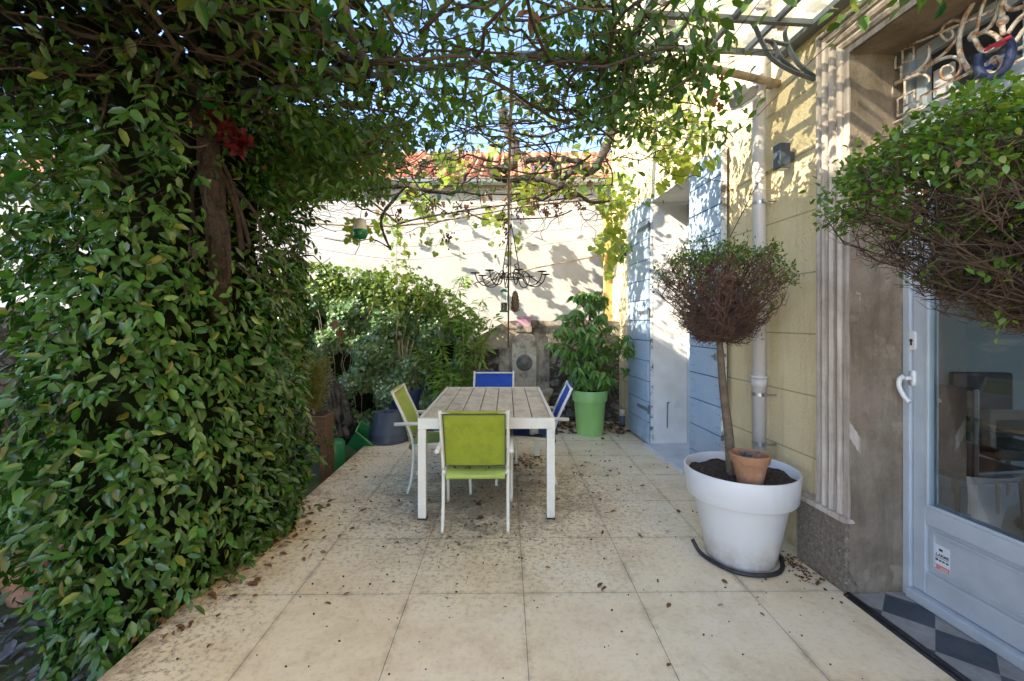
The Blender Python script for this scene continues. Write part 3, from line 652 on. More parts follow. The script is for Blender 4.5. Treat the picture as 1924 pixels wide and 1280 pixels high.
# downpipe
dp = thing('downpipe', 'pale grey plastic downpipe with collar and clamps on the yellow wall', 'downpipe', (0,0,0), HROT)
du = 2.955; dvv = 1.945
b = MB(); b.tube([(dvv, du, -.02), (dvv, du, 5.5)], .042, 20); b.build('pipe', M['pvc'], dp, smooth=True)
b = MB(); zc = PV(1428, 720, dvv).z; b.tube([(dvv, du, zc-.03), (dvv, du, zc+.035)], .050, 20); b.tube([(dvv, du, zc+.035), (dvv, du, zc+.05)], .054, 20); b.build('collar', M['pvc'], dp, smooth=True)
for y in (741, 833, 381):
    z = PV(1428, y, dvv).z; b = MB(); b.tube([(dvv, du, z-.011), (dvv, du, z+.011)], .047, 20); b.tube([(dvv, du-.055, z), (2.04, du-.055, z)], .007, 8); b.box((dvv-.012, du-.072, z-.010), (dvv+.012, du-.05, z+.010)); b.build('clamp', M['steel'], dp)

# wall lamps, floodlight
def wall_lamp(c, hu, hz, dep, label):
    t = thing('wall_lamp', label, 'wall lamp', HM @ c, HROT)
    b = MB(); b.box((-dep, -hu, -hz), (-.04, hu, hz)); b.build('lamp_body', M['lampgrey'], t, bevel=.004)
    b = MB(); b.box((-.045, -hu*.6, -hz*.35), (-.002, hu*.6, hz*.35)); b.build('bracket', M['lampgrey'], t, bevel=.003)
    b = MB(); b.box((-dep+.012, -hu+.01, -hz-.003), (-.05, hu-.01, -hz+.002)); b.build('lens', M['trapwhite'], t)
wall_lamp(Vector((2.028, 2.735, PV(1466, 293, 1.93).z)), .036, .080, .11, 'anthracite box wall lamp beside the downpipe and stone pilaster')
lp = PV(1177, 470, 2.0); wall_lamp(Vector((2.028, lp.y, lp.z)), .05, .085, .13, 'small dark box wall lamp beyond the far blue shutter')
c = PV(1395, 183, 1.80)
t = thing('floodlight', 'white box floodlight tilted down under the wooden pole', 'floodlight', HM @ c, HROT)
R_ = Matrix.Rotation(-.6, 4, 'Y') @ Matrix.Rotation(.3, 4, 'X')
b = MB(); b.box((-.075,-.05,-.03), (.075,.05,.035), 0, R_, (0,0,0)); b.build('lamp_housing', M['lampwhite'], t, bevel=.006)
b = MB(); b.box((-.07,-.056,-.05), (.07,.056,-.032), 0, R_, (0,0,0)); b.build('lamp_lens', M['trapwhite'], t, bevel=.004)
b = MB(); b.box((-.085,-.09,.03), (-.02,-.03,.085), 0, R_, (0,0,0)); b.build('sensor', M['zinc'], t, bevel=.004)
b = MB(); b.tube([(0,0,.03),(.12,.02,.09),(.232,.03,.09)], .012, 8); b.build('bracket', M['lampwhite'], t)

# glass awning on the wall above the door
aw = thing('glass_awning', 'grey iron awning of dirty wired glass with scrolled wall brackets', 'awning', (0,0,0), HROT)
b = MB()
zb = 3.20
b.box((.95, 2.465, zb-.018), (2.03, 2.495, zb+.012))
b.box((1.95, .3, zb-.02), (2.03, 2.82, zb+.012)); b.box((.93, .3, zb-.018), (.97, 2.82, zb+.012))
b.box((.93, 2.79, zb+.0), (2.03, 2.82, zb+.03))
for v in (1.22, 1.48, 1.74): b.box((v-.012, .3, zb-.012), (v+.012, 2.80, zb+.022))
b.build('frame', M['greyiron'], aw)
b = MB(); b.grid(lambda p, q: (.94+1.08*p, .3+2.52*q, zb+.036+.002*math.sin(9*p)), 8, 8); b.build('glass_sheet', M['wiredglass'], aw)
b = MB()
for pts in ([(1532,150),(1490,135),(1450,110),(1430,75),(1415,45),(1395,33),(1372,40),(1362,56),(1376,68)],
            [(1532,146),(1500,120),(1480,85),(1475,58),(1490,42),(1510,38),(1522,52)],
            [(1500,137),(1470,112),(1456,88),(1448,75)], [(1435,76),(1478,84)]):
    b.strip(smooth_path([PU(x, y, 2.53) for x, y in pts], 4), .03, .008, (0,1,0))
b.build('scroll_bracket', M['greyiron'], aw)
# leaves fallen on the glass
b = MB(); k = 70
pos = np.column_stack([rng.uniform(.95, 2.0, k), rng.uniform(1.6, 2.8, k), np.full(k, zb+.055)+rng.uniform(0,.03,k)])
b.leaves(pos, np.tile((0,0,1.0),(k,1))+.4*rvec(k), rvec(k)*(1,1,.2), rng.uniform(.06,.12,k), .8, 'grape')
o = b.build('fallen_leaves', M['brownleaf']); o.rotation_euler.z = HROT; tag(o, 'dry brown leaves lying on top of the glass awning', 'leaves', kind='stuff')

# ================================================================== NEIGHBOUR BUILDING, STONE WALL, FOUNTAIN
nb = thing('neighbour_building', 'low white plastered outbuilding with orange tiled roof behind the ivy wall', 'building', (0,0,0))
NY = 7.15
zg_ = 3.68
b = MB(); b.box((-10, NY, -.2), (3.4, NY+.35, zg_)); b.build('wall', M['plaster'], nb)
b = MB(); b.box((-10, NY+.34, zg_-.4), (-9.7, 11.5, zg_)); b.build('side_wall', M['plaster'], nb)
b = MB()
sl = math.atan2(1.25, 2.6)
V = [(-10.2, NY-.10, zg_-.03),(3.5, NY-.10, zg_-.03),(3.5, NY+2.4, zg_+1.22),(-10.2, NY+2.4, zg_+1.22)]
b.grid(lambda p, q: (-10.2+13.7*p, NY-.10+2.68*q, zg_+.0+1.25*q), 2, 2)
b.grid(lambda p, q: (-10.2+13.7*p, NY-.10+2.68*q, zg_-.06+1.25*q), 2, 2)
for i in range(84):                                       # barrel tiles in relief
    x = -10.1+i*.163
    b.tube([(x, NY-.12, zg_+.0), (x, NY+2.42, zg_+1.27)], .062, 8, caps=True)
b.tube([(-10.2, NY+2.42, zg_+1.28), (3.5, NY+2.42, zg_+1.28)], .10, 10)
b.build('roof', M['tile'], nb, smooth=False)
b = MB()
V = []; nn_ = 10
for x in (-10.2, 3.5):
    for j in range(nn_+1):
        a = PI+PI*j/nn_; V.append((x, NY-.15+.06*math.cos(a), zg_-.015+.085*math.sin(a)))
b.add(V, [(j, j+1, nn_+2+j, nn_+1+j) for j in range(nn_)]); b.tube([(-10.2, NY-.21, zg_-.015), (3.5, NY-.21, zg_-.015)], .012, 8)
b.build('gutter', M['zinc'], nb, smooth=True)
b = MB(); c = P(1018, 317, NY+.75); zz = lambda y: zg_+.0+1.25*(y-(NY-.10))/2.68+.09
b.add([(c.x-.22, NY+.55, zz(NY+.55)),(c.x+.3, NY+.55, zz(NY+.55)),(c.x+.3, NY+.95, zz(NY+.95)),(c.x-.22, NY+.95, zz(NY+.95))], [(0,1,2,3)]); b.build('skylight', M['darkglass'], nb)
# old stone garden wall
sw = thing('stone_wall', 'old rubble garden wall with cement band behind the fountain', 'wall', (0,0,0))
SY = 6.42
def rough_wall(b, x0, x1, y, z0, z1, nu, nv, amp, d=.32):
    ph = [random.uniform(0, 6) for _ in range(4)]
    def f(p, q):
        x = lerp(x0, x1, p); z = lerp(z0, z1, q)
        return (x, y+amp*(math.sin(9*x+ph[0])*math.sin(13*z+ph[1])+.6*math.sin(21*x+ph[2]+3*z)*math.sin(27*z+ph[3])), z)
    b.grid(f, nu, nv)
    V = [(x0,y+.02,z1),(x1,y+.02,z1),(x1,y+d,z1),(x0,y+d,z1),(x0,y+.02,z0),(x1,y+.02,z0),(x1,y+d,z0),(x0,y+d,z0)]
    b.add(V, [(0,1,2,3),(1,5,6,2),(0,3,7,4),(3,2,6,7)])
b = MB(); rough_wall(b, -7.5, 1.62, SY, -.25, 1.06, 180, 30, .022); b.build('rubble_face', M['rubble'], sw, smooth=True)
b = MB()
zt = lambda x: 1.45 if x > -.1 else (1.45-.32*min(1, (-.1-x)/.55) if x > -.65 else 1.13)
def fb(p, q):
    x = lerp(-7.5, 1.62, p); top = zt(x)+.012*math.sin(7*x)
    return (x, SY-.035+.006*math.sin(13*x)*math.sin(9*q), lerp(1.05, top, q))
b.grid(fb, 160, 8)
def ft(p, q):
    x = lerp(-7.5, 1.62, p); return (x, SY-.035+.34*q, zt(x)+.012*math.sin(7*x)+.001)
b.grid(ft, 160, 2)
b.build('cement_band', M['cement'], sw, smooth=False)
# fountain
fx = (985-CX)*6.3/F
ft_ = thing('wall_fountain', 'old stone wall fountain with round topped slab, spout mask and small basin', 'fountain', (fx, SY-.06, 0))
b = MB(); b.box((-.36,-.005,0), (-.20,.06,1.06)); b.box((.20,-.005,0), (.36,.06,1.06)); b.box((-.20,-.02,0), (.20,.06,1.1)); b.build('backing', M['cement'], ft_, bevel=.01)
b = MB(); prof = [(-.17,.42),(.17,.42),(.17,1.14)]+[(.17*math.cos(a), 1.14+.15*math.sin(a)) for a in [PI*i/12 for i in range(1, 12)]]+[(-.17,1.14)]
n = len(prof); V = [(x,-.085,z) for x, z in prof]+[(x,.03,z) for x, z in prof]
b.add(V, [tuple(range(n)), tuple(range(n, 2*n))[::-1]]+[((j+1) % n, j, n+j, n+(j+1) % n) for j in range(n)]); b.build('slab', M['fountainstone'], ft_, bevel=.008)
b = MB(); b.box((-.11,-.11,1.285), (.11,.05,1.375)); b.build('cap_stone', M['cement'], ft_, bevel=.012)
b = MB(); V = []
for r, y in ((.115,-.08),(.11,-.11),(.085,-.125),(.07,-.12),(.055,-.15),(.02,-.165)):
    for j in range(24): V.append((r*math.cos(2*PI*j/24), y, .86+r*math.sin(2*PI*j/24)))
b.add(V, [(i*24+j, i*24+(j+1) % 24, (i+1)*24+(j+1) % 24, (i+1)*24+j) for i in range(5) for j in range(24)]+[tuple(range(120,144))])
b.tube([(0,-.15,.85),(0,-.20,.84)], .018, 10); b.build('spout_mask', M['rubberstone'], ft_, smooth=True)
b = MB(); bx = .23
b.lathe([(.05,.30),(.12,.36),(.17,.46),(.18,.50),(.15,.50),(.13,.46),(.0,.44)], (bx,-.14,0), 24, wob=.05); b.box((bx-.06,-.2,0),(bx+.06,0,.32)); b.build('basin', M['fountainstone'], ft_, smooth=True)
b = MB(); z0 = 1.375
V = [(-.085,-.10,z0),(.085,-.10,z0),(.085,.03,z0),(-.085,.03,z0),(-.105,-.115,z0+.135),(.105,-.115,z0+.135),(.105,.045,z0+.135),(-.105,.045,z0+.135)]
b.add(V, [(0,3,2,1),(0,1,5,4),(1,2,6,5),(2,3,7,6),(3,0,4,7)]); b.box((-.11,-.12,z0+.11),(.11,-.112,z0+.138)); b.box((-.098,-.1,z0+.115),(.098,.03,z0+.118), 1)
o = b.build('flower_pot', [M['pinkpot'], M['soil']]); o.location = (fx, SY-.06, 0)
tag(o, 'small square pink pot standing on top of the wall fountain', 'flower pot')

# left garden boundary wall
gw = thing('boundary_wall', 'grey stone garden wall seen through the leaves past the hedge', 'wall', (0,0,0))
b = MB(); rough_wall(b, -3.0, 7.4, 0, -.3, 1.5, 120, 24, .02); o = b.build('rubble_face', M['rubble'], gw, smooth=True); o.rotation_euler.z = PI/2; o.location = (-5.6, 0, 0)
b = MB(); b.box((-5.95,-3,1.5), (-5.58,7.4,1.6)); b.build('coping', M['cement'], gw, bevel=.01)

# ================================================================== TABLE AND CHAIRS
RF = Matrix.Rotation(FROT, 4, 'Z')
tx, ty = -.195, 4.03
tb = thing('garden_table', 'cream metal garden table with stained grey beige slats, centre of the terrace', 'table', (tx, ty, 0), FROT)
TW, TL = 1.0, 1.55
b = MB(); ins = .03; ns = 7; w = (TW-2*ins)/ns
for i in range(ns): b.box((-TW/2+ins+i*w+.0035, -TL/2+.012, .722), (-TW/2+ins+(i+1)*w-.0035, TL/2-.012, .738))
b.build('tabletop', M['slat'], tb, bevel=.002)
b = MB(); b.box((-TW/2+ins, -TL/2+.03, .712), (TW/2-ins, TL/2-.03, .7195)); b.build('dark_undersheet', M['rubber'], tb)  # thin black sheet just below the slats, fills their gaps
b = MB()
b.box((-TW/2, -TL/2, .662), (TW/2, -TL/2+.03, .74)); b.box((-TW/2, TL/2-.03, .662), (TW/2, TL/2, .74))
b.box((-TW/2, -TL/2+.03, .662), (-TW/2+.028, TL/2-.03, .739)); b.box((TW/2-.028, -TL/2+.03, .662), (TW/2, TL/2-.03, .739))
b.build('frame', M['whitemetal'], tb, bevel=.003)
for x in (-1, 1):
    for y in (-1, 1):
        b = MB(); cx, cy = x*(TW/2-.03), y*(TL/2-.031)
        b.box((cx-.0298, cy-.0298, .012), (cx+.0298, cy+.0298, .6615)); l = b.build('leg', M['whitemetal'], tb, bevel=.004)
        b = MB(); b.box((cx-.031, cy-.031, 0), (cx+.031, cy+.031, .012)); b.build('foot', M['rubber'], l)

def chair_parts(t, fseat, fback, width=.45):
    hw = width/2
    rear = smooth_path([(-.270,0),(-.238,.12),(-.222,.28),(-.224,.42),(-.262,.55),(-.318,.68),(-.372,.79),(-.402,.86)], 4)
    kz = [p for p in rear]
    for sx in (-1, 1):
        lo = [p for p in kz if p[1] <= .425]; up = [p for p in kz if p[1] >= .40]
        b = MB(); b.tube([(sx*hw, p[0], p[1]) for p in lo], .0125, 10); l = b.build('leg', M['whitemetal'], t, smooth=True)
        b = MB(); b.tube([(sx*hw, p[0], p[1]) for p in up], .0125, 10); b.build('back_upright', M['whitemetal'], t, smooth=True)
        b = MB(); b.tube(smooth_path([(sx*(hw+.03),.262,0),(sx*(hw+.03),.250,.25),(sx*(hw+.03),.235,.50),(sx*(hw+.028),.205,.575),(sx*(hw+.025),.13,.597)], 4), .0125, 10); b.build('leg', M['whitemetal'], t, smooth=True)
        b = MB(); b.tube([(sx*(hw+.025),.13,.597),(sx*(hw+.022),-.16,.592),(sx*(hw+.022),-.375,.585)], .0155, 12); b.build('armrest', M['whitemetal'], t, smooth=True)
        b = MB(); b.tube([(sx*(hw-.012),-.228,.395),(sx*(hw-.012),0,.415),(sx*(hw-.012),.235,.425)], .011, 10); b.tube([(sx*(hw-.012),.225,.42),(sx*(hw+.03),.24,.42)], .010, 8); b.build('seat_rail', M['whitemetal'], t, smooth=True)
    for y_, z_ in ((-.395,.845),(-.225,.39),(.235,.418)): b = MB(); b.tube([(-hw,y_,z_),(hw,y_,z_)], .010, 8); b.build('cross_bar', M['whitemetal'], t, smooth=True)
    sw_ = hw-.022
    sp = smooth_path([(-.232,.352),(-.262,.368),(-.262,.395),(-.235,.412),(-.15,.412),(.0,.408),(.15,.422),(.225,.437),(.262,.43),(.268,.405),(.25,.395)], 3)
    b = MB(); b.grid(lambda p, q: (lerp(-sw_, sw_, p), *(lambda k: (sp[k][0], sp[k][1]-.010*math.sin(PI*p)*(1 if 6 < k < 24 else .0)))(round(q*(len(sp)-1)))), 10, len(sp)-1)
    b.build('seat', fseat, t, smooth=True)
    up = [p for p in rear if p[1] >= .445]
    b = MB(); b.grid(lambda p, q: (lerp(-sw_-.006, sw_+.006, p), *(lambda k: (up[k][0]-.014*math.sin(PI*p)-.004, up[k][1]))(round(q*(len(up)-1)))), 10, len(up)-1)
    bk = b.build('backrest', fback, t, smooth=True)
    return bk
def chair(x, y, rz, fs, fb_, label):
    t = thing('garden_chair', label, 'chair', (x, y, 0), rz, 'sling garden chairs around the table')
    bk = chair_parts(t, fs, fb_)
    b = MB(); b.tube([(-.205,-.412,.838),(.205,-.412,.838)], .006, 6); b.tube([(-.206,-.262,.452),(.206,-.262,.452)], .004, 6)
    for sx in (-1,1): b.tube([(sx*.205,-.412,.838),(sx*.205,-.335,.68),(sx*.205,-.268,.50),(sx*.205,-.255,.455)], .0035, 6)
    b.build('hem', M['hem'] if fb_ is M['greenfab'] else fb_, bk)
    return t
chair(-.255, 3.335, FROT+.0, M['palegreen'], M['greenfab'], 'olive green sling chair with its stained back to the viewer at the table end')
chair(-.615, 3.99, -PI/2+.03, M['palegreen'], M['palegreen'], 'pale lime green sling chair at the side of the table near the upturned bin')
chair(.135, 4.18, PI/2-.04, M['bluedark'], M['bluefab'], 'blue sling chair with a tin can on its dusty seat, beside the lime pot')
chair(-.21, 4.80, PI+.0, M['bluefab'], M['bluefab'], 'blue sling chair at the far table end in front of the fountain')
# tin can and leaves on the blue chair
cp = P(1003, 830, 4.1)
t = thing('tin_can', 'open tin can with a worn paper label standing on the blue chair seat', 'tin can', (cp.x, 4.10, .412))
b = MB(); b.lathe([(0,0),(.042,0),(.042,.105),(.039,.105),(.039,.01),(0,.01)], n=24); b.build('can', M['tin'], t, smooth=False)
b = MB(); b.lathe([(.042,.1),(.0445,.102),(.0445,.108),(.039,.108)], n=24); b.build('rim', M['iron'], t, smooth=True)

# ================================================================== POTS
def planter(name, label, loc, prof, soilz, soilr, mat, group=None, band=None):
    t = thing(name, label, 'planter', loc, 0, group)
    b = MB(); b.lathe(prof, n=56); b.build('pot', M[mat], t, smooth=True).modifiers.new('es', 'EDGE_SPLIT').split_angle = .6
    b = MB(); b.grid(lambda p, q: ((lambda r, a: (r*math.cos(a), r*math.sin(a), soilz+.012*math.sin(9*a+r*40)*min(1, r*9)+.02*(1-r/soilr)))(soilr*q, 2*PI*p)), 40, 10); b.build('soil', M['soil'], t)
    return t
WP = [(0,0),(.19,0),(.197,.01),(.268,.375),(.272,.378),(.305,.385),(.312,.395),(.325,.545),(.322,.552),(.314,.552),(.306,.53),(.295,.45)]
wx, wy = 1.405, 2.755
planter('white_planter', 'large round white plastic pot with a wide rim beside the downpipe', (wx, wy, 0), WP, .50, .302, 'whitepot', 'white plastic tree pots')
planter('white_planter', 'large white plastic pot under the near topiary, seen only mirrored in the door', (1.36, .66, 0), WP, .50, .302, 'whitepot', 'white plastic tree pots')
GP = [(0,0),(.165,0),(.17,.01),(.198,.425),(.2,.428),(.219,.432),(.228,.56),(.225,.566),(.216,.566),(.21,.54),(.2,.47)]
gx, gy = (1108-CX)*5.75/F, 5.75
planter('lime_planter', 'tall lime green plastic pot holding the laurel near the far shutter', (gx, gy, 0), GP, .52, .206, 'limeplastic')
# upturned composter bin
t = thing('upturned_bin', 'dark blue grey plastic bin standing upside down on the terrace edge', 'bin', (-1.50, 5.42, 0))
b = MB(); b.lathe([(.235,.0),(.238,.025),(.222,.03),(.218,.10),(.222,.105),(.218,.115),(.150,.335),(.140,.35),(.10,.352),(.095,.340),(.05,.340),(.045,.352),(0,.352)], n=48); b.build('bin_body', M['bluegrey'], t, smooth=True).modifiers.new('es', 'EDGE_SPLIT').split_angle = .5
b = MB(); b.tube([(-.05,-.02,.36),(.05,.0,.362)], .008, 8); b.build('grip', M['bluegrey'], t, smooth=True)
t = thing('navy_planter', 'navy blue plastic planter behind the upturned bin, with a bare climber stem', 'planter', (-1.42, 5.95, 0))
b = MB(); b.lathe([(0,0),(.15,0),(.20,.50),(.225,.505),(.23,.55),(.21,.55),(.19,.48)], n=40); b.build('pot', M['navy'], t, smooth=True).modifiers.new('es', 'EDGE_SPLIT').split_angle = .5
b = MB(); b.disc((0,0,.5), .2); b.build('soil', M['soil'], t)
# terracotta pot resting on the soil of the white planter
def tpot(label, loc, k=1.0, tilt=(0,0,0), group=None):
    t = thing('terracotta_pot', label, 'flower pot', loc, 0, group); t.rotation_euler = tilt
    b = MB(); b.lathe([(0,0),(.068*k,0),(.092*k,.115*k),(.088*k,.117*k),(.092*k,.119*k),(.104*k,.123*k),(.112*k,.165*k),(.106*k,.172*k),(.098*k,.165*k),(.09*k,.10*k),(0,.06*k)], n=40, wob=.006); b.build('pot', M['terracotta'], t, smooth=True).modifiers.new('es', 'EDGE_SPLIT').split_angle = .6
    return t
pp = P(1410, 900, 2.60)
tp = tpot('terracotta pot of clips resting on the soil of the white planter', (pp.x, 2.605, .508))
for k in range(9):
    a = random.uniform(0, 6); b = MB()
b = MB()
for k in range(14):
    a = random.uniform(0, 6); r = random.uniform(0,.07); b.box((r*math.cos(a)-.02, r*math.sin(a)-.004, .13+.003*k), (r*math.cos(a)+.02, r*math.sin(a)+.004, .138+.003*k), 0, Matrix.Rotation(a*2, 4, 'Z') @ Matrix.Rotation(random.uniform(-.5,.5), 4, 'Y'))
o = b.build('plant_clips', M['greyiron']); o.location = (pp.x, 2.605, .508); tag(o, 'small heap of dark plastic clips inside the terracotta pot', 'clips', kind='stuff')
q = G(60, 1120, -.2)
tpot('upright terracotta pot on the garden ground at the hedge foot', (q.x, q.y, -.21), 1.5, (0,0,0), 'terracotta pots beside the hedge')
tpot('tipped terracotta pot lying on its side among leaves by the hedge', (q.x+.30, q.y-.05, -.12), .85, (1.5,.2,.6), 'terracotta pots beside the hedge')
# irrigation hose round the white pot
b = MB(); pts = [(wx+.235*math.cos(a)*(1+.06*math.sin(3*a)), wy+.235*math.sin(a), .014) for a in [PI*1.02+i*.16 for i in range(22)]]
pts = [(wx-.27, wy+.06, .075)]+[(wx-.25, wy+.02, .03)]+pts
b.tube(smooth_path(pts, 3), .012, 8); o = b.build('irrigation_hose', M['rubber'], smooth=True); tag(o, 'black irrigation hose looped round the foot of the white pot', 'hose')

# ================================================================== WICKER PLANTER, BAG, GREEN TUBS
wpx = -1.93
t = thing('wicker_planter', 'brown woven planter box on legs beside the hedge and black sack', 'planter', (0,0,-.22))
b = MB(); b.box((wpx-.75, 4.62, .38), (wpx, 4.86, .68)); b.build('box', M['wicker'], t, bevel=.01)
b = MB(); b.box((wpx-.72, 4.65, .681), (wpx-.03, 4.83, .69)); b.build('soil', M['soil'], t)
for x in (wpx-.72, wpx-.03):
    for y in (4.655, 4.825): b = MB(); b.box((x-.03, y-.03, 0), (x+.03, y+.03, .379)); b.build('leg', M['wicker'], t)
b = MB()
def sackf(p, q):
    a = 2*PI*p; z = q; prof_ = np.interp(z, [0,.15,.45,.7,.88,1], [.20,.235,.21,.15,.07,.02]); r = prof_*(1+.10*math.sin(5*a+4*z)+.08*math.sin(11*a-7*z)+.06*math.sin(17*a+13*z)+.05*math.sin(29*z+3*a))
    return (-2.10-.10*z+r*math.cos(a), 5.30+r*math.sin(a), -.0+.92*z-.05*math.sin(3*a)*z)
b.grid(sackf, 72, 34)
o = b.build('plastic_sack', M['bag'], smooth=True); tag(o, 'crumpled black plastic sack slumped behind the woven planter', 'sack')
t = thing('watering_can', 'dark green plastic watering can standing below the terrace edge', 'watering can', (-2.0, 5.02, -.22))
b = MB(); b.lathe([(0,0),(.12,0),(.125,.02),(.12,.30),(.10,.33),(.06,.345),(0,.346)], n=32); b.build('can_body', M['greenplastic'], t, smooth=True)
b = MB(); b.tube(smooth_path([(.0,-.1,.30),(.0,-.13,.42),(.0,.02,.46),(.0,.12,.30)], 5), .012, 8); b.build('handle', M['greenplastic'], t, smooth=True)
b = MB(); b.tube([(-.11,0,.08),(-.26,.05,.30)], .02, 8); b.build('spout', M['greenplastic'], t, smooth=True)
t = thing('green_tub', 'bright green plastic tub tipped on its side near the upturned bin', 'tub', (-1.83, 5.32, -.05)); t.rotation_euler = (.25,.75,.3)
b = MB(); zz0 = 0
def tub(b, w, h, d, th):
    V = []
    for k, (sx, z) in enumerate(((.8,0),(1,h),(.94,h),(.76,th))):
        for x, y in ((-w,-d),(w,-d),(w,d),(-w,d)): V.append((x*sx, y*sx, z))
    Fs = [(3,2,1,0)]
    for k in range(3): Fs += [(k*4+j, k*4+(j+1) % 4, k*4+4+(j+1) % 4, k*4+4+j) for j in range(4)]
    Fs += [(12,13,14,15)]; b.add(V, Fs)
tub(b, .17, .2, .15, .012); b.build('tub_body', M['greenplastic'], t, bevel=.012)
b = MB(); b.tube([(-.175,-.155,.2),(.175,-.155,.2),(.175,.155,.2),(-.175,.155,.2),(-.175,-.155,.2)], .010, 8); b.build('rim', M['limegreenplastic'], t, smooth=True)

# ================================================================== PERGOLA
pg = thing('pergola', 'wooden pole and grey bar pergola carrying the climbers over the terrace', 'pergola', (0,0,0))
A0 = P(1463, 158, 3.02); A1 = Vector((.02, 2.48, 2.92)); A2 = P(380, 184, 2.85); A3 = A2+Vector((-1.6,.3,.02))
b = MB(); b.tube(smooth_path([A0, P(1330, 128, 2.85), P(1180, 108, 2.68), A1], 4), [.026]*13, 10); b.build('pole', M['pole'], pg, smooth=True)
b = MB(); b.tube([A1+Vector((.12,-.02,.0)), A2, A3], .020, 4); b.build('bar', M['greyiron'], pg)
Bk = 5.35; zk = P(0, 405, Bk).z
b = MB(); b.tube(smooth_path([P(1150, 372, 5.6), P(985, 388, Bk), P(745, 425, Bk), (-2.9, Bk, zk-.05)], 3), .012, 8); b.tube([P(690, 372, 5.0), P(748, 420, 5.3)], .012, 8); b.tube([P(1130, 480, 6.9), P(1000, 505, 6.7), P(860,540,6.55)], .011, 6); b.build('rail', M['pole'], pg, smooth=True)
b = MB(); b.tube([P(962, 130, 2.6), P(956, 350, 3.6), P(955, 652, 6.25)], .010, 8); b.build('cane', M['twiglight'], pg, smooth=True)
b = MB()
for k in range(9):
    x0 = -2.8+.55*k; b.tube([(x0, Bk+.1, zk+.15+.02*math.sin(k)), (x0+.06, 3.8, 2.76), (x0+.1, 2.5, 2.93), (x0+.1, .6, 2.95)], .0022, 5)
for k, yy in enumerate((3.0, 3.7, 4.4, 5.0)): b.tube([(-2.9, yy, 2.78), (-.5, yy, 2.72), (1.75, yy+.1, 2.85)], .0022, 5)
for y in (398, 415, 438, 462): b.tube(smooth_path([P(560, y, 5.2), P(760, y+26, 5.35), P(950, y+6, 5.4), P(1150, y-18, 5.6)], 4), .0018, 4)
b.build('wire', M['iron'], pg)

# ================================================================== HANGING THINGS
CY_ = 4.3
cc = P(960, 523, CY_)
ch = thing('candle_chandelier', 'black wrought iron chandelier of candle cups hanging under the vines', 'chandelier', cc)
b = MB(); R = .36
b.tube([(0.10*math.cos(a), .10*math.sin(a), 0) for a in [2*PI*i/20 for i in range(21)]], .006, 6); b.build('ring', M['iron'], ch)
for k in range(8):
    a = 2*PI*k/8+.2; ca, sa = math.cos(a), math.sin(a)
    b = MB(); b.tube(smooth_path([(.05*ca,.05*sa,.05),(.12*ca,.12*sa,.03),(.17*ca,.17*sa,-.06),(.26*ca,.26*sa,-.075),(.32*ca,.32*sa,-.03),(.345*ca,.345*sa,.035)], 4), .0055, 6)
    b.tube(smooth_path([(.10*ca,.10*sa,0),(.15*ca,.15*sa,.06),(.22*ca,.22*sa,.0),(.30*ca,.30*sa,-.045)], 4), .0045, 6)
    ar = b.build('arm', M['iron'], ch, smooth=True)
    b = MB(); b.lathe([(0,.035),(.012,.036),(.042,.042),(.044,.048),(0,.047)], (.345*ca,.345*sa,0), 14); b.build('candle_cup', M['iron'], ar)
for k in range(3):
    a = 2*PI*k/3+.5; ca, sa = math.cos(a), math.sin(a); b = MB()
    b.tube(smooth_path([(.06*ca,.06*sa,.10),(.04*ca,.04*sa,.13),(.075*ca,.075*sa,.14),(.09*ca,.09*sa,.09),(.06*ca,.06*sa,.03)], 4), .005, 6)
    b.tube(smooth_path([(.10*ca,.10*sa,.0),(.085*ca,.085*sa,.12),(.05*ca,.05*sa,.30),(.005*ca,.005*sa,.52)], 4), .0055, 6); b.build('hanger', M['iron'], ch, smooth=True)
b = MB(); zc = .52
for k in range(12): b.tube([(.006*(k % 2), .006*((k+1) % 2), zc+.033*k), (.0, .0, zc+.033*k+.03)], .0045, 5)
b.build('chain', M['iron'], ch)
bf = P(947, 565, CY_)
t = thing('bird_feeder', 'clear tube bird feeder with green cap hanging below the chandelier', 'bird feeder', bf)
b = MB(); b.lathe([(.032,-.10),(.032,.09)], n=20); b.build('tube', M['clear'], t, smooth=True)
b = MB(); b.lathe([(0,.115),(.02,.11),(.040,.088),(.036,.085)], n=20); b.build('cap', M['trapgreen'], t, smooth=True)
b = MB(); b.lathe([(0,-.112),(.04,-.112),(.045,-.10),(.033,-.095)], n=20); b.build('tray', M['trapgreen'], t, smooth=True)
b = MB(); b.lathe([(0,-.098),(.029,-.098),(.029,-.02),(0,-.018)], n=16); b.build('seed', M['seed'], t)
b = MB(); b.tube([(0,0,.11), (-.0, 0, cc.z-bf.z-.07)], .0018, 4); b.build('wire', M['iron'], t)
pc = P(968, 567, CY_)
t = thing('seed_cone', 'brown cone shaped seed cake hanging beside the tube feeder', 'seed feeder', pc)
b = MB(); b.lathe([(0,-.105),(.025,-.095),(.038,-.05),(.036,0),(.028,.06),(.012,.10),(0,.108)], n=22, wob=.08); b.build('cake', M['seed'], t, smooth=True)
k = 160; a = rng.uniform(0, 2*PI, k); z = rng.uniform(-.09,.09,k); r = .034-.02*np.clip((z+.02)/.11, 0, 1)
b = MB(); b.leaves(np.column_stack([r*np.cos(a), r*np.sin(a), z]), np.column_stack([np.cos(a), np.sin(a), 0*a])+.4*rvec(k), np.column_stack([np.cos(a), np.sin(a), .8+0*a])+.3*rvec(k), .018, .6, 'tiny'); b.build('scale', M['brownleaf'], t)
b = MB(); b.tube([(0,0,.1), (0, 0, cc.z-pc.z-.07)], .0018, 4); b.build('wire', M['iron'], t)
wt = P(677, 432, 4.1)
t = thing('wasp_trap', 'green and cloudy white plastic wasp trap hanging from a wire', 'wasp trap', wt)
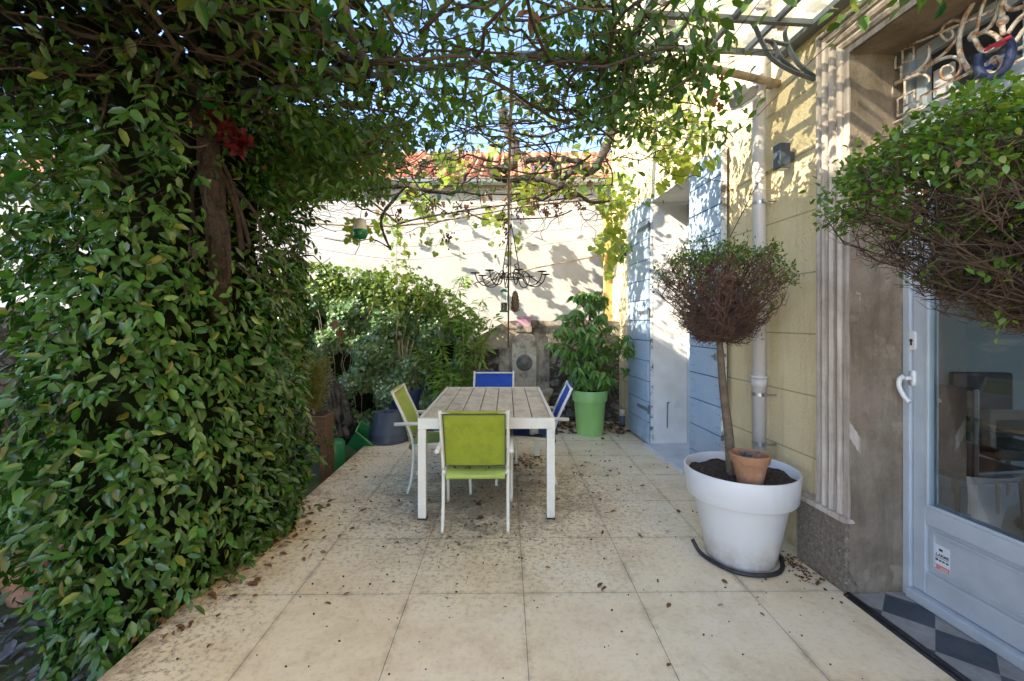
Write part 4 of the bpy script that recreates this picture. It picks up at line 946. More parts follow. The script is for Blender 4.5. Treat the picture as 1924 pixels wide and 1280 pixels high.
b = MB(); b.lathe([(0,.105),(.03,.102),(.05,.09),(.058,.02),(.062,0)], n=28); b.build('dome', M['trapwhite'], t, smooth=True)
b = MB(); b.lathe([(.062,.0),(.068,-.012),(.064,-.05),(.050,-.078),(.02,-.085),(.015,-.06),(0,-.06)], n=28); b.build('base', M['trapgreen'], t, smooth=True)
b = MB(); b.tube([(0,0,.1), (.01,0,.2), (.0,0,.42)], .003, 5); b.tube([(0,0,-.08),(-.01,0,-.15),(-.05,0,-.23)], .0035, 5); b.build('hook', M['twig'], t)
rc = P(430, 248, 2.45)
t = thing('red_flower', 'large dark red ruffled flower hanging in the climber above its trunk', 'flower', rc)
for j, (dx, dz) in enumerate(((-.05,.05),(.0,-.02),(.07,-.07))):
    b = MB(); k = 60; d = rvec(k); d[:, 1] -= .8; d /= np.linalg.norm(d, axis=1, keepdims=True)
    b.leaves(np.tile((dx,0,dz),(k,1))+d*.015, np.cross(d, rvec(k)), d+.15*rvec(k), rng.uniform(.05,.095,k), .55, 'leaf'); b.build('petal', M['redleaf'], t, smooth=True)

# ================================================================== CLIMBING JASMINE (pillar + canopy)
jm = thing('climbing_jasmine', 'dense dark green climbing jasmine forming a leafy pillar and canopy', 'climber', (0,0,0))
HX, HY, HA, HB, HE = -2.01, 2.80, .50, .86, 3.0
def hedge_scale(z): return float(np.interp(z, [-.3, 0, .4, 1.2, 1.8, 2.3, 2.7, 3.1], [.86, .90, 1.0, 1.04, 1.0, .98, 1.12, 1.2]))
def hedge_pt(th, z, k=1.0):
    c, s_ = np.cos(th), np.sin(th); e = 2/np.where(c > 0, 2.8, 1.9)
    sc = np.interp(z, [-.3, 0, .4, 1.2, 1.8, 2.3, 2.7, 3.1], [.86, .90, 1.0, 1.04, 1.0, .98, 1.12, 1.2])*k
    sc = sc*(1+.05*np.sin(3*th+2.2*z)+.045*np.sin(5*th-3.7*z+1)+.04*np.sin(9*th+6*z))
    x = HA*np.sign(c)*np.abs(c)**e*sc; y = HB*np.sign(s_)*np.abs(s_)**e*sc
    nx = np.sign(c)*np.abs(c)**(2-e)/HA; ny = np.sign(s_)*np.abs(s_)**(2-e)/HB
    l = np.sqrt(nx*nx+ny*ny)
    return np.column_stack([HX+x, HY+y, z]), np.column_stack([nx/l, ny/l, 0*x])
b = MB()
TT = np.linspace(0, 2*PI, 2001); _c, _s = np.cos(TT), np.sin(TT)
_x = HA*np.sign(_c)*np.abs(_c)**(2/np.where(_c > 0, 2.8, 1.9)); _y = HB*np.sign(_s)*np.abs(_s)**(2/np.where(_c > 0, 2.8, 1.9))
ARC = np.concatenate([[0], np.cumsum(np.hypot(np.diff(_x), np.diff(_y)))]); ARC /= ARC[-1]
def rth(n): return np.interp(rng.random(n), ARC, TT)
def add_hedge(n, zlo, zhi, depth, Lm):
    th = rth(n); z = rng.uniform(zlo, zhi, n)
    p, nr = hedge_pt(th, z, 1.0)
    # keep a hollow facing the viewer high up where the bare trunk shows
    hx, hy = CX+p[:,0]/p[:,1]*F, CY-(p[:,2]-H)/p[:,1]*F; front = p[:,1] < HY+.35
    hollow = front & (hx > 350) & (hx < 465) & (hy < 455+25*np.sin(hx/17)) & (hy > 250)
    keep = ~(hollow & (rng.random(n) < .84)) & ~(front & (hx < 336) & (hy < 330+60*np.sin(hx/40)) & (rng.random(n) < .78)); p, nr, z = p[keep], nr[keep], z[keep]; m_ = len(p)
    p = p-nr*(rng.random(m_)[:, None]**1.6)*depth
    patch = np.sin(p[:,0]*7+p[:,2]*5)+np.sin(p[:,1]*8-p[:,2]*6.5+2)
    k2 = patch > -1.8+rng.random(m_)*.3; p, nr = p[k2], nr[k2]; m_ = len(p)
    tip = nr*.6+np.array((0,0,-.6))+.72*rvec(m_)
    nn = nr*.9+np.array((0,0,.55))+.5*rvec(m_)
    b.leaves(p, nn, tip, (.042+.075*rng.beta(2.2,2.4,m_))*Lm, rng.uniform(.34,.56,m_), 'leaf')
add_hedge(14000, -.2, 2.75, .20, .80)
add_hedge(4200, -.2, 2.3, .06, .92)
# sprigs sticking out of the face
for _ in range(170):
    th = float(rth(1)[0]); z = random.uniform(-.05, 2.5); p, nr = hedge_pt(np.array([th]), np.array([z])); p, nr = p[0], nr[0]
    if 320 < CX+p[0]/p[1]*F < 480 and z > 1.75 and p[1] < HY+.3: continue
    d = nr*random.uniform(.6,1)+np.array((random.uniform(-.5,.5), random.uniform(-.5,.5), random.uniform(-.9,.2))); d /= np.linalg.norm(d); ln = random.uniform(.08,.2); k = 7
    tt = np.linspace(.1, 1, k)[:, None]; pos = p+d*tt*ln+np.array((0,0,-.05))*tt**2
    side = np.cross(d, (0,0,1)); sgn = np.where(np.arange(k) % 2, 1, -1)[:, None]
    b.leaves(pos, np.array((0,0,1.0))+nr*.6+.3*rvec(k), d+side*sgn*.9+np.array((0,0,-.5))+.2*rvec(k), rng.uniform(.04,.08,k), .46, 'leaf')
b.build('foliage', M['jasmine'], jm, smooth=True)
# near-black shell inside the hedge; paints the deep shadow between the leaves
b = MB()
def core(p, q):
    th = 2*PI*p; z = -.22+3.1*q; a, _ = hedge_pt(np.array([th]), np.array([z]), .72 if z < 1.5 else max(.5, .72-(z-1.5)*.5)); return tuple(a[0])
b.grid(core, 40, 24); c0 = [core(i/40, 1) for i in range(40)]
b.add(c0+[(HX, HY, 2.95)], [(i, (i+1) % 40, 40) for i in range(40)]); b.build('shadow_core', M['darkcore'], jm, smooth=True)
# bare shaggy trunk in the hollow
b = MB()
tp0 = [P(425, 520, 2.35), P(412, 440, 2.35), P(398, 350, 2.38), P(392, 270, 2.45), P(360, 190, 2.55), P(310, 90, 2.6)]
tp0 = [tp0[0]+Vector((-.42,.42,-1.0)), tp0[0]+Vector((-.30,.30,-.45)), tp0[0]+Vector((-.12,.14,-.14))]+tp0[1:]
ax = smooth_path(tp0, 5); b.tube(ax, [.046+.006*math.sin(i*1.3) for i in range(len(ax))], 12)
for k in range(16):
    a0 = random.uniform(0, 2*PI); tw_ = random.uniform(-.09,.09); r_ = random.uniform(.005,.012); i0 = random.randint(0, 10); i1 = random.randint(len(ax)-12, len(ax))
    b.tube([ax[i]+np.array((math.cos(a0+tw_*i), math.sin(a0+tw_*i), 0))*(.046+.008*math.sin(i*.9+k)) for i in range(i0, i1)], r_, 6)
for pts, r in (([(402,300),(440,380),(455,470)],.014), ([(392,270),(430,330),(470,460)],.010), ([(395,290),(360,360),(372,470)],.012), ([(405,320),(480,400),(490,470)],.008)):
    b.tube(smooth_path([P(x, y, 2.45) for x, y in pts], 4), r, 6)
b.build('trunk', M['bark'], jm, smooth=True)
# woody stems of the canopy, from photo traces and random filler
b = MB()
for pts, d, r0, r1 in (
    ([(392,190),(330,120),(285,65),(240,20),(190,-40)],2.35,.028,.02), ([(70,40),(110,45),(150,65),(220,75),(275,88)],2.2,.014,.010), ([(375,95),(400,108),(440,108),(480,70),(500,60)],2.3,.017,.012),
    ([(375,48),(430,65),(500,72),(530,70)],2.35,.012,.008), ([(390,40),(420,55),(470,60),(540,30),(620,8)],2.4,.015,.009), ([(640,-10),(655,60),(680,110),(690,130)],2.3,.035,.03), ([(590,60),(640,100),(680,125)],2.4,.03,.02),
    ([(200,-20),(260,40),(330,110),(360,170)],2.5,.02,.014), ([(0,20),(60,60),(110,90),(180,160)],2.1,.008,.005), ([(290,90),(300,130),(285,180),(300,230)],2.2,.005,.003), ([(330,0),(300,40),(290,85),(305,125)],2.25,.006,.004),
    ([(140,120),(170,150),(200,155),(195,210),(180,250)],2.15,.007,.004), ([(430,322),(480,300),(520,260),(522,235)],2.9,.010,.006), ([(1150,0),(1160,80),(1190,140),(1170,200),(1110,230)],2.25,.006,.004), ([(1200,10),(1250,80),(1270,150),(1215,190),(1120,215)],2.2,.007,.004),
    ([(1310,0),(1328,60),(1322,110),(1290,150),(1240,180)],2.2,.006,.004), ([(1180,0),(1230,40),(1260,110),(1262,150),(1200,215)],2.3,.006,.003), ([(1120,0),(1155,50),(1175,110),(1160,170),(1118,190)],2.35,.006,.004)):
    q = smooth_path([P(x, y, d+random.uniform(-.15,.15)) for x, y in pts], 5); b.tube(q, taper(r0, r1, len(q)), 7)
def canopy_dens(X, Y):
    px = CX+X/Y*F; py = CY-(2.85-H)/Y*F
    d = np.interp(px, [-400, 520, 640, 760, 1150, 1330, 1420], [1, 1, .97, .95, .80, .36, 0.02])
    d = np.where((px > 660) & (py > 150), d*.52, d); d = np.where((px > 740) & (py > 265), d*.15, d)
    d = np.where(py < -20, np.where(X < -.9, .8, np.where(Y > 1.6, .35, .06)), d)
    d = np.where((px < 540) & (py < 230) & (py > -60), d*.26, d)
    return np.where((py > 360) | (Y < .35), 0, d)
nst = 0
while nst < 760:
    X, Y = random.uniform(-3.3, 1.15), random.uniform(.3, 4.9)
    if random.random() > float(canopy_dens(np.array(X), np.array(Y)))+(.5 if Y > 1.2 and CX+X/Y*F < 640 else .05): continue
    z = random.uniform(2.62, 3.12); a = random.uniform(0, 2*PI); ln = random.uniform(.3, 1.1); pts = [np.array((X, Y, z))]
    for k in range(5):
        a += random.uniform(-.7,.7); pts.append(pts[-1]+np.array((math.cos(a)*ln/5, math.sin(a)*ln/5, random.uniform(-.06,.045))))
    if max(CX+p_[0]/max(p_[1],.2)*F for p_ in pts) > 1345: continue
    r = random.choice((.0025,.003,.004,.006,.010)); q = smooth_path(pts, 2); b.tube(q, taper(r, r*.6, len(q)), 5); nst += 1
nst = 0
while nst < 200:      # thin bare shoots among the thinner leaves
    px, py, d = random.uniform(640, 1300), random.uniform(-40, 300), random.uniform(2.3, 4.3); z = H-(py-CY)*d/F
    if z > 3.2 or z < 2.5: continue
    pts = [np.array(P(px, py, d))]; a = random.uniform(0, 2*PI)
    for k in range(6): a += random.uniform(-.8,.8); pts.append(pts[-1]+np.array((math.cos(a)*.09, random.uniform(-.08,.08), math.sin(a)*.05-.012)))
    b.tube(smooth_path(pts, 2), random.choice((.0016,.002,.0025,.004)), 4, caps=False); nst += 1
for _ in range(420):      # tangle inside the pillar head
    z = random.uniform(1.7, 2.9); p, nr = hedge_pt(np.array([random.uniform(0, 2*PI)]), np.array([z]), random.uniform(.25,.85)); p = p[0]; a = random.uniform(0, 2*PI); pts = [p]
    for k in range(4): a += random.uniform(-.8,.8); pts.append(pts[-1]+np.array((math.cos(a)*.1, math.sin(a)*.1, random.uniform(-.13,.07))))
    r = random.choice((.002,.003,.004,.007)); q = smooth_path(pts, 2); b.tube(q, taper(r, r*.6, len(q)), 5)
b.build('stem', M['twig'], jm, smooth=True)
# canopy leaves
b = MB()
n = 60000; X = rng.uniform(-3.4, 1.9, n); Y = rng.uniform(.3, 4.9, n)
acc = rng.random(n) < canopy_dens(X, Y)*.62
# clumping
cl = np.sin(X*6.1+1.3*np.sin(Y*4))*np.sin(Y*5.3+X*2); acc &= (cl > -.55+rng.random(n)*.5) | (rng.random(n) < .2)
X, Y = X[acc], Y[acc]; m_ = len(X)
z = 2.60+.10*np.sin(X*3+1)+.08*np.sin(Y*4.3)+rng.random(m_)**1.5*.50 + np.where(CX+X/Y*F > 700, .10, 0)
pos = np.column_stack([X, Y, z]); tip = np.column_stack([rng.normal(size=m_)*.8, rng.normal(size=m_)*.8, rng.normal(size=m_)*.7-.55]); nn = np.column_stack([rng.normal(size=m_)*.5, rng.normal(size=m_)*.5-.45, rng.random(m_)*.8+.2])
b.leaves(pos, nn, tip, rng.uniform(.05,.092,m_), rng.uniform(.38,.6,m_), 'leaf')
n = 3600; X = rng.uniform(-5.0,-2.2,n); Y = rng.uniform(3.4,4.15,n); k = X < -.62*Y; X, Y = X[k], Y[k]; m_ = len(X)
b.leaves(np.column_stack([X, Y, rng.uniform(1.75,3.2,m_)]), np.column_stack([rng.normal(size=m_)*.5, rng.normal(size=m_)*.5-.5, rng.random(m_)]), np.column_stack([rng.normal(size=m_), rng.normal(size=m_), -1.0*np.ones(m_)]), rng.uniform(.07,.13,m_), .5, 'leaf')
# hanging curtain of shoots along the inner edge
for _ in range(430):
    px = random.triangular(430, 780, 560); py = random.uniform(215, 300+ max(0, (700-px))*.30); d = random.uniform(2.9, 3.9)
    p = np.array(P(px, py, d)); k = random.randint(5, 9); ln = random.uniform(.10,.26); dr = np.array((random.uniform(-.3,.3), random.uniform(-.3,.3), -1.0))
    tt = np.linspace(0, 1, k)[:, None]; sgn = np.where(np.arange(k) % 2, 1, -1)[:, None]
    b.leaves(p+dr*tt*ln, np.array((0,-.8,.5))+.4*rvec(k), dr*.6+np.array((1.0,.3,0))*sgn*.7+.3*rvec(k), rng.uniform(.045,.085,k), .42, 'leaf')
# low hanging sprays near the viewer, upper corner
for _ in range(120):
    px = random.uniform(-30, 330); py = random.uniform(40, 330); d = random.uniform(1.75, 2.3); p = np.array(P(px, py, d)); k = 7
    dr = np.array((random.uniform(-.5,.7), random.uniform(-.5,.5), -.8)); tt = np.linspace(0, 1, k)[:, None]; sgn = np.where(np.arange(k) % 2, 1, -1)[:, None]
    if random.random() < .36: b.leaves(p+dr*tt*.17, np.array((.2,-.6,.7))+.4*rvec(k), dr*.6+np.array((.9,.5,0))*sgn*.7+.3*rvec(k), rng.uniform(.05,.085,k), .48, 'leaf')
b.build('canopy', M['canopyleaf'], jm, smooth=True)
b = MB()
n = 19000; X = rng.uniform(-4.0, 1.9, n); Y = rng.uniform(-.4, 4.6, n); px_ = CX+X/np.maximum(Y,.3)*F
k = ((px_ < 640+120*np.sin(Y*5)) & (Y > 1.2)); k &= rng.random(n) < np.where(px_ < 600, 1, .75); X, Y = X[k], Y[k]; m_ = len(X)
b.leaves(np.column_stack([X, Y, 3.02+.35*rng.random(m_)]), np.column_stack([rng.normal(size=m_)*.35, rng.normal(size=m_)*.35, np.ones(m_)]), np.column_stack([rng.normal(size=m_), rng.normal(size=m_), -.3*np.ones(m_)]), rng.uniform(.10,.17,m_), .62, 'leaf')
b.build('shadow_thatch', M['shadow_thatch'], jm)  # upper leaf layer with its shadow put into the dark colour
# round leaved shoots looping down at the right end of the canopy
b = MB()
for pts, d in (([(1150,0),(1160,80),(1190,140),(1170,200),(1110,230)],2.25), ([(1200,10),(1250,80),(1270,150),(1215,190),(1120,215)],2.2), ([(1310,0),(1328,60),(1322,110),(1290,150),(1240,180)],2.2), ([(1120,0),(1155,50),(1175,110),(1160,170),(1118,190)],2.35),
               ([(1000,40),(1060,60),(1120,50),(1180,90),(1240,120)],2.4), ([(1010,90),(1080,120),(1150,150),(1210,150),(1300,140)],2.5), ([(980,150),(1050,170),(1120,170),(1200,190)],2.6), ([(1080,10),(1130,90),(1140,170),(1090,230)],2.5), ([(1000,200),(1050,215),(1100,240)],2.7)):
    q = smooth_path([P(x, y, d) for x, y in pts], 14)
    for rep in range(3):
        pos = np.array(q)+rng.normal(size=(len(q),3))*.04; k = len(pos); b.leaves(pos, np.array((0,-.6,.6))+.6*rvec(k), np.array((0,0,-.6))+.8*rvec(k), rng.uniform(.03,.055,k), .72, 'leaf')
b.build('shoot_leaves', M['canopyleaf'], jm, smooth=True)

# ================================================================== GRAPE VINE at the back
gvn = thing('grape_vine', 'old gnarled grape vine with yellowing leaves and dried grapes on the back wires', 'grape vine', (0,0,0))
b = MB()
for pts, d, r0, r1 in (
    ([(1205,30),(1180,120),(1165,180),(1150,235),(1135,285),(1112,322),(1085,318),(1055,332),(1040,305),(1015,300),(985,302)],4.9,.058,.035), ([(1055,300),(1090,305),(1105,318)],4.9,.035,.03),
    ([(935,178),(965,190),(1000,200),(1030,180),(1050,165)],4.4,.035,.024), ([(945,205),(948,235),(962,258),(970,285),(962,312),(938,318),(926,325),(940,335),(965,338),(1010,335),(1060,350)],4.5,.052,.03), ([(962,258),(940,275),(920,272)],4.5,.022,.012),
    ([(690,362),(720,352),(765,350),(800,358),(850,362),(868,345),(876,325)],4.8,.030,.02), ([(760,350),(740,375),(722,398),(716,420),(725,450),(735,470)],5.0,.022,.012), ([(735,468),(700,450),(660,455),(610,448)],4.8,.008,.004),
    ([(1060,372),(1085,365),(1110,380),(1145,378)],5.2,.028,.016), ([(1000,370),(1020,375),(1045,360),(1060,350)],5.1,.020,.012), ([(748,420),(800,408),(850,400),(910,390),(960,385)],5.35,.014,.010), ([(870,395),(910,412),(960,412),(1040,408),(1075,395)],5.3,.010,.007),
    ([(1045,300),(1050,270),(1080,250),(1100,220)],4.8,.008,.004), ([(820,300),(790,310),(800,330),(835,300),(860,290)],4.7,.012,.006), ([(660,190),(720,240),(760,310),(800,370),(840,400)],4.2,.007,.005), ([(880,230),(890,300),(905,390)],4.6,.006,.004), ([(1070,180),(1060,260),(1035,340)],4.5,.005,.005)):
    q = smooth_path([P(x, y, d+random.uniform(-.08,.08)) for x, y in pts], 5); k = len(q); rr = [r*(1+.22*math.sin(i*1.7)+.12*math.sin(i*3.1)) for i, r in enumerate(taper(r0, r1, k))]; b.tube(q, rr, 9)
b.build('limb', M['barkgrey'], gvn, smooth=True)
b = MB()
for _ in range(130):
    px, py, d = random.uniform(600, 1180), random.uniform(280, 420), random.uniform(4.6, 5.5); pts = [np.array(P(px, py, d))]; a = random.uniform(0, 2*PI)
    for k in range(5): a += random.uniform(-.9,.9); pts.append(pts[-1]+np.array((math.cos(a)*.09, random.uniform(-.05,.05), math.sin(a)*.06-.01)))
    b.tube(smooth_path(pts, 2), random.choice((.002,.0025,.004)), 4)
b.build('shoot', M['twig'], gvn, smooth=True)
b = MB()
def scatter_leaves(b, n, x0, x1, y0, y1, d0, d1, L0, L1, kind, w=1.0, fn=None):
    x = rng.uniform(x0, x1, n); y = rng.uniform(y0, y1, n)
    if fn is not None: k = fn(x, y); x, y = x[k], y[k]
    n = len(x); d = rng.uniform(d0, d1, n); pos = np.column_stack([(x-CX)*d/F, d, H-(y-CY)*d/F])
    b.leaves(pos, np.array((-.3,-.7,.6))+.5*rvec(n), np.array((0,0,-.8))+.7*rvec(n), rng.uniform(L0, L1, n), w, kind)
scatter_leaves(b, 380, 1185, 1330, 165, 345, 3.3, 4.3, .035, .075, 'grape', .95, lambda x, y: ((x-1262)/75)**2+((y-240)/85)**2+.45*np.sin(x/11)*np.sin(y/13) < .85)
scatter_leaves(b, 16, 1225, 1335, 290, 350, 3.1, 3.6, .07, .11, 'grape', .95)
scatter_leaves(b, 520, 640, 1010, 285, 420, 5.8, 6.6, .10, .19, 'grape', .95, lambda x, y: np.sin(x/29+y/31)+np.sin(x/17-y/19) > .75)
scatter_leaves(b, 420, 1105, 1195, 325, 520, 5.0, 6.0, .06, .10, 'grape', .95, lambda x, y: np.abs(x-(1155-(y-400)*.08)) < 34-(y-330)*.08+14*np.sin(y/14))
scatter_leaves(b, 90, 980, 1100, 315, 370, 4.8, 5.4, .05, .09, 'grape', .95)
scatter_leaves(b, 120, 700, 980, 380, 480, 4.9, 5.5, .045, .085, 'grape', .95, lambda x, y: rng.random(len(x)) < .55)
scatter_leaves(b, 60, 735, 765, 420, 600, 5.6, 5.9, .04, .08, 'grape', .9)
scatter_leaves(b, 30, 650, 710, 410, 460, 4.1, 4.5, .05, .08, 'grape', .9)
scatter_leaves(b, 150, 620, 1180, 170, 330, 4.0, 5.2, .04, .08, 'grape', .9)
b.build('foliage', M['grape'], gvn, smooth=True)
for (x, y) in ((785,325),(800,312),(815,322),(840,300),(712,350),(868,285),(958,375),(975,402),(945,420),(952,440),(1030,350),(1075,355),(1045,395),(1060,345),(1085,385),(838,445),(855,395),(800,395),(1000,380),(1020,395),(1105,210),(1070,215),(745,410),(1140,300)):
    b = MB(); c = np.array(P(x+random.uniform(-6,6), y, random.uniform(4.8, 5.3)))
    for _ in range(26): o_ = rng.normal(size=3)*(.026,.026,.045); b.blob(c+o_, (.0105,)*3, 6, 4, .1)
    b.build('dried_grape_bunch', M['grapeberry'], gvn, smooth=True)
b = MB(); scatter_leaves(b, 130, 690, 1120, 280, 400, 4.7, 5.3, .05, .09, 'grape', .8); scatter_leaves(b, 14, 1290, 1370, 110, 200, 2.8, 3.1, .04, .07, 'grape', .8); scatter_leaves(b, 5, 985, 1000, 15, 45, 1.95, 2.0, .06, .1, 'leaf', .5)
b.build('withered_foliage', M['brownleaf'], gvn, smooth=True)

# ================================================================== IVY, SHRUBS at the back wall
iv = thing('ivy', 'deep green ivy smothering the stone wall below the white plaster', 'ivy', (0,0,0))
b = MB(); n = 23000
x = rng.uniform(-3.4, -.35, n); 
top = np.interp(x, [-3.4,-2.7,-2.2,-1.7,-1.2,-.8,-.35], [2.0,2.12,2.08,1.98,1.86,1.55,1.2])+.07*np.sin(x*9)+.05*np.sin(x*23)
z = -.2+(top+.2)*rng.random(n)**.85
right = -.45-.55*np.clip((1.5-z)/1.2, 0, 1)+.08*np.sin(z*9)
k = x < right; x, z, top = x[k], z[k], top[k]; n = len(x)
bul = .30+.16*np.sin(x*4+z*2.3)+.10*np.sin(x*9-z*6)+.07*np.sin(z*13+x*3)
y = SY-.05-bul*np.clip((top-z)*2.2, .25, 1)*np.where(z < .3, .8, 1)+rng.random(n)**2*.22
pos = np.column_stack([x, y, z])
b.leaves(pos, np.array((-.15,-.75,.55))+.42*rvec(n), np.array((0,-.25,-.85))+.5*rvec(n), rng.uniform(.035,.075,n), rng.uniform(.85,1.1,n), 'ivy')
b.build('foliage', M['ivy'], iv, smooth=False)
b = MB(); n = 1700; x = rng.uniform(-3.2, -.4, n); top = np.interp(x, [-3.4,-2.7,-2.2,-1.7,-1.2,-.8,-.35], [2.05,2.2,2.1,2.05,2.0,1.75,1.35]); z = top-rng.random(n)**1.5*.5+.06; y = SY-.15-.3*rng.random(n)
b.leaves(np.column_stack([x, y, z]), np.array((-.2,-.6,.7))+.5*rvec(n), np.array((0,-.2,-.5))+.7*rvec(n), rng.uniform(.035,.07,n), .8, 'ivy'); b.build('young_foliage', M['ivyyoung'], iv)
b = MB(); b.grid(lambda p, q: (lerp(-3.6,-.75-.25*(1-q),p), SY-.06-.12*math.sin(PI*q), -.2+1.9*q*(1-.12*p)), 10, 10); b.build('shadow_sheet', M['darkcore'], iv)  # near-black sheet behind the ivy leaves, painted shadow for the gaps
b = MB()
for _ in range(46):
    X = random.uniform(-2.9,-.7); z0 = random.uniform(.5, 1.8); pts = [np.array((X, SY-.42-random.random()*.1, z0))]
    for k in range(5): pts.append(pts[-1]+np.array((random.uniform(-.05,.05), random.uniform(-.02,.02), -random.uniform(.05,.16))))
    b.tube(smooth_path(pts, 2), .003, 4)
for x_, k in ((752, 0),(757, 1),(764, 0),(770, 1)): b.tube(smooth_path([P(x_, 745, 5.95), P(x_+random.uniform(-6,6), 690, 5.95), P(x_+random.uniform(-10,10), 640, 6.0)], 3), .012, 6)
b.build('stem', M['twiglight'], iv, smooth=True)
# dry leaf caught in the ivy
b = MB(); pos = np.array([P(622, 615, 5.75), P(637, 622, 5.72)]); b.leaves(pos, [(0,-1,.3),(.2,-1,.2)], [(.6,0,.4),(.3,0,-.8)], [.12,.10], .9, 'grape'); o = b.build('dry_leaf', M['brownleaf']); tag(o, 'pair of dry brown leaves caught on the ivy', 'leaves', kind='stuff')
def leafy_shrub(name, label, stems, mat, kind, L, W, per, whorl=False, cat='shrub', stemr=.008, stemmat='twiglight', spread=.12, drop=.3):
    t = thing(name, label, cat, (0,0,0)); b = MB(); lb = MB()
    for pts in stems:
        q = smooth_path(pts, 6); b.tube(q, taper(stemr, stemr*.4, len(q)), 6)
        for i in range(max(2, len(q)//5), len(q)):
            k = per; a = rng.uniform(0, 2*PI, k); d = np.column_stack([np.cos(a), np.sin(a), rng.uniform(-.5,.6,k)])
            pos = np.array(q[i])+d*rng.random(k)[:, None]*spread
            lb.leaves(pos, np.array((0,-.2,1.0))+.45*rvec(k), d+np.array((0,0,-drop)), rng.uniform(L*.6, L, k), W, kind)
    b.build('stem', M[stemmat], t, smooth=True); lb.build('foliage', M[mat], t, smooth=True); return t
def wob_stem(x0, y0, x1, y1, d, n=4): return [P(lerp(x0,x1,i/(n-1))+(random.uniform(-8,8) if 0 < i < n-1 else 0), lerp(y0,y1,i/(n-1)), d+random.uniform(-.06,.06)) for i in range(n)]
leafy_shrub('fan_shrub', 'bright green shrub of finger leaves growing before the stone wall', [wob_stem(872,790,905,565,5.95), wob_stem(862,790,868,605,5.9), wob_stem(845,790,825,640,5.85), wob_stem(880,790,925,600,6.0), wob_stem(855,790,790,660,5.95), wob_stem(870,780,845,700,5.7), wob_stem(850,790,830,720,5.65), wob_stem(840,640,870,520,6.1)], 'shrub', 'lance', .15, .26, 9, spread=.08, drop=.15)
leafy_shrub('climbing_shoot', 'thin upright vine shoot climbing in front of the white plaster wall', [wob_stem(745,640,747,430,5.85), wob_stem(690,600,720,500,5.9), wob_stem(800,580,770,500,5.9)], 'ivyyoung', 'ivy', .07, .8, 4, cat='climber', stemr=.006, spread=.10)
t = leafy_shrub('conifer_shrub', 'small yellow green feathery shrub growing in the woven planter', [wob_stem(590,782,575+i*7,668+random.uniform(0,34),4.74) for i in range(6)], 'yellowgreen', 'tiny', .05, .3, 26, spread=.09, drop=-.6, stemr=.005)
# laurel in the lime pot
t = thing('laurel_tree', 'young glossy laurel tree with drooping leaves growing in the lime pot', 'tree', (gx, gy, .52)); b = MB(); lb = MB()
for tr in range(3):
    b.tube(smooth_path([(tr*.02-.02,0,0),(tr*.03-.02,.0,.3),(tr*.05-.05,.0,.6),(tr*.07-.08,0,1.0)], 4), taper(.014,.007,13), 7)
for _ in range(105):
    h = random.uniform(.08, 1.32); a = random.uniform(0, 2*PI); rr = .55*math.sin(PI*(h+.12)/1.56)*random.uniform(.45, 1.08)
    tip_ = np.array((rr*math.cos(a)*1.08, rr*.8*math.sin(a), h)); base_ = np.array((random.uniform(-.04,.04), 0, max(.1, h-.28)))
    q = smooth_path([base_, base_*.4+tip_*.6+np.array((0,0,.07)), tip_], 5); b.tube(q, taper(.005,.002,len(q)), 5)
    for i in range(4, len(q)):
        k = 2 if i < len(q)-1 else 5; aa = rng.uniform(0, 2*PI, k); out = np.array((math.cos(a), math.sin(a), 0))
        d = out*.5+np.column_stack([np.cos(aa), np.sin(aa), -.55-rng.random(k)*.8]); lb.leaves(np.tile(q[i], (k,1)), out*.6+np.array((0,-.2,.8))+.35*rvec(k), d, rng.uniform(.10,.165,k), .30, 'lance')
b.build('trunk', M['topbark'], t, smooth=True); lb.build('foliage', M['laurel'], t, smooth=True)

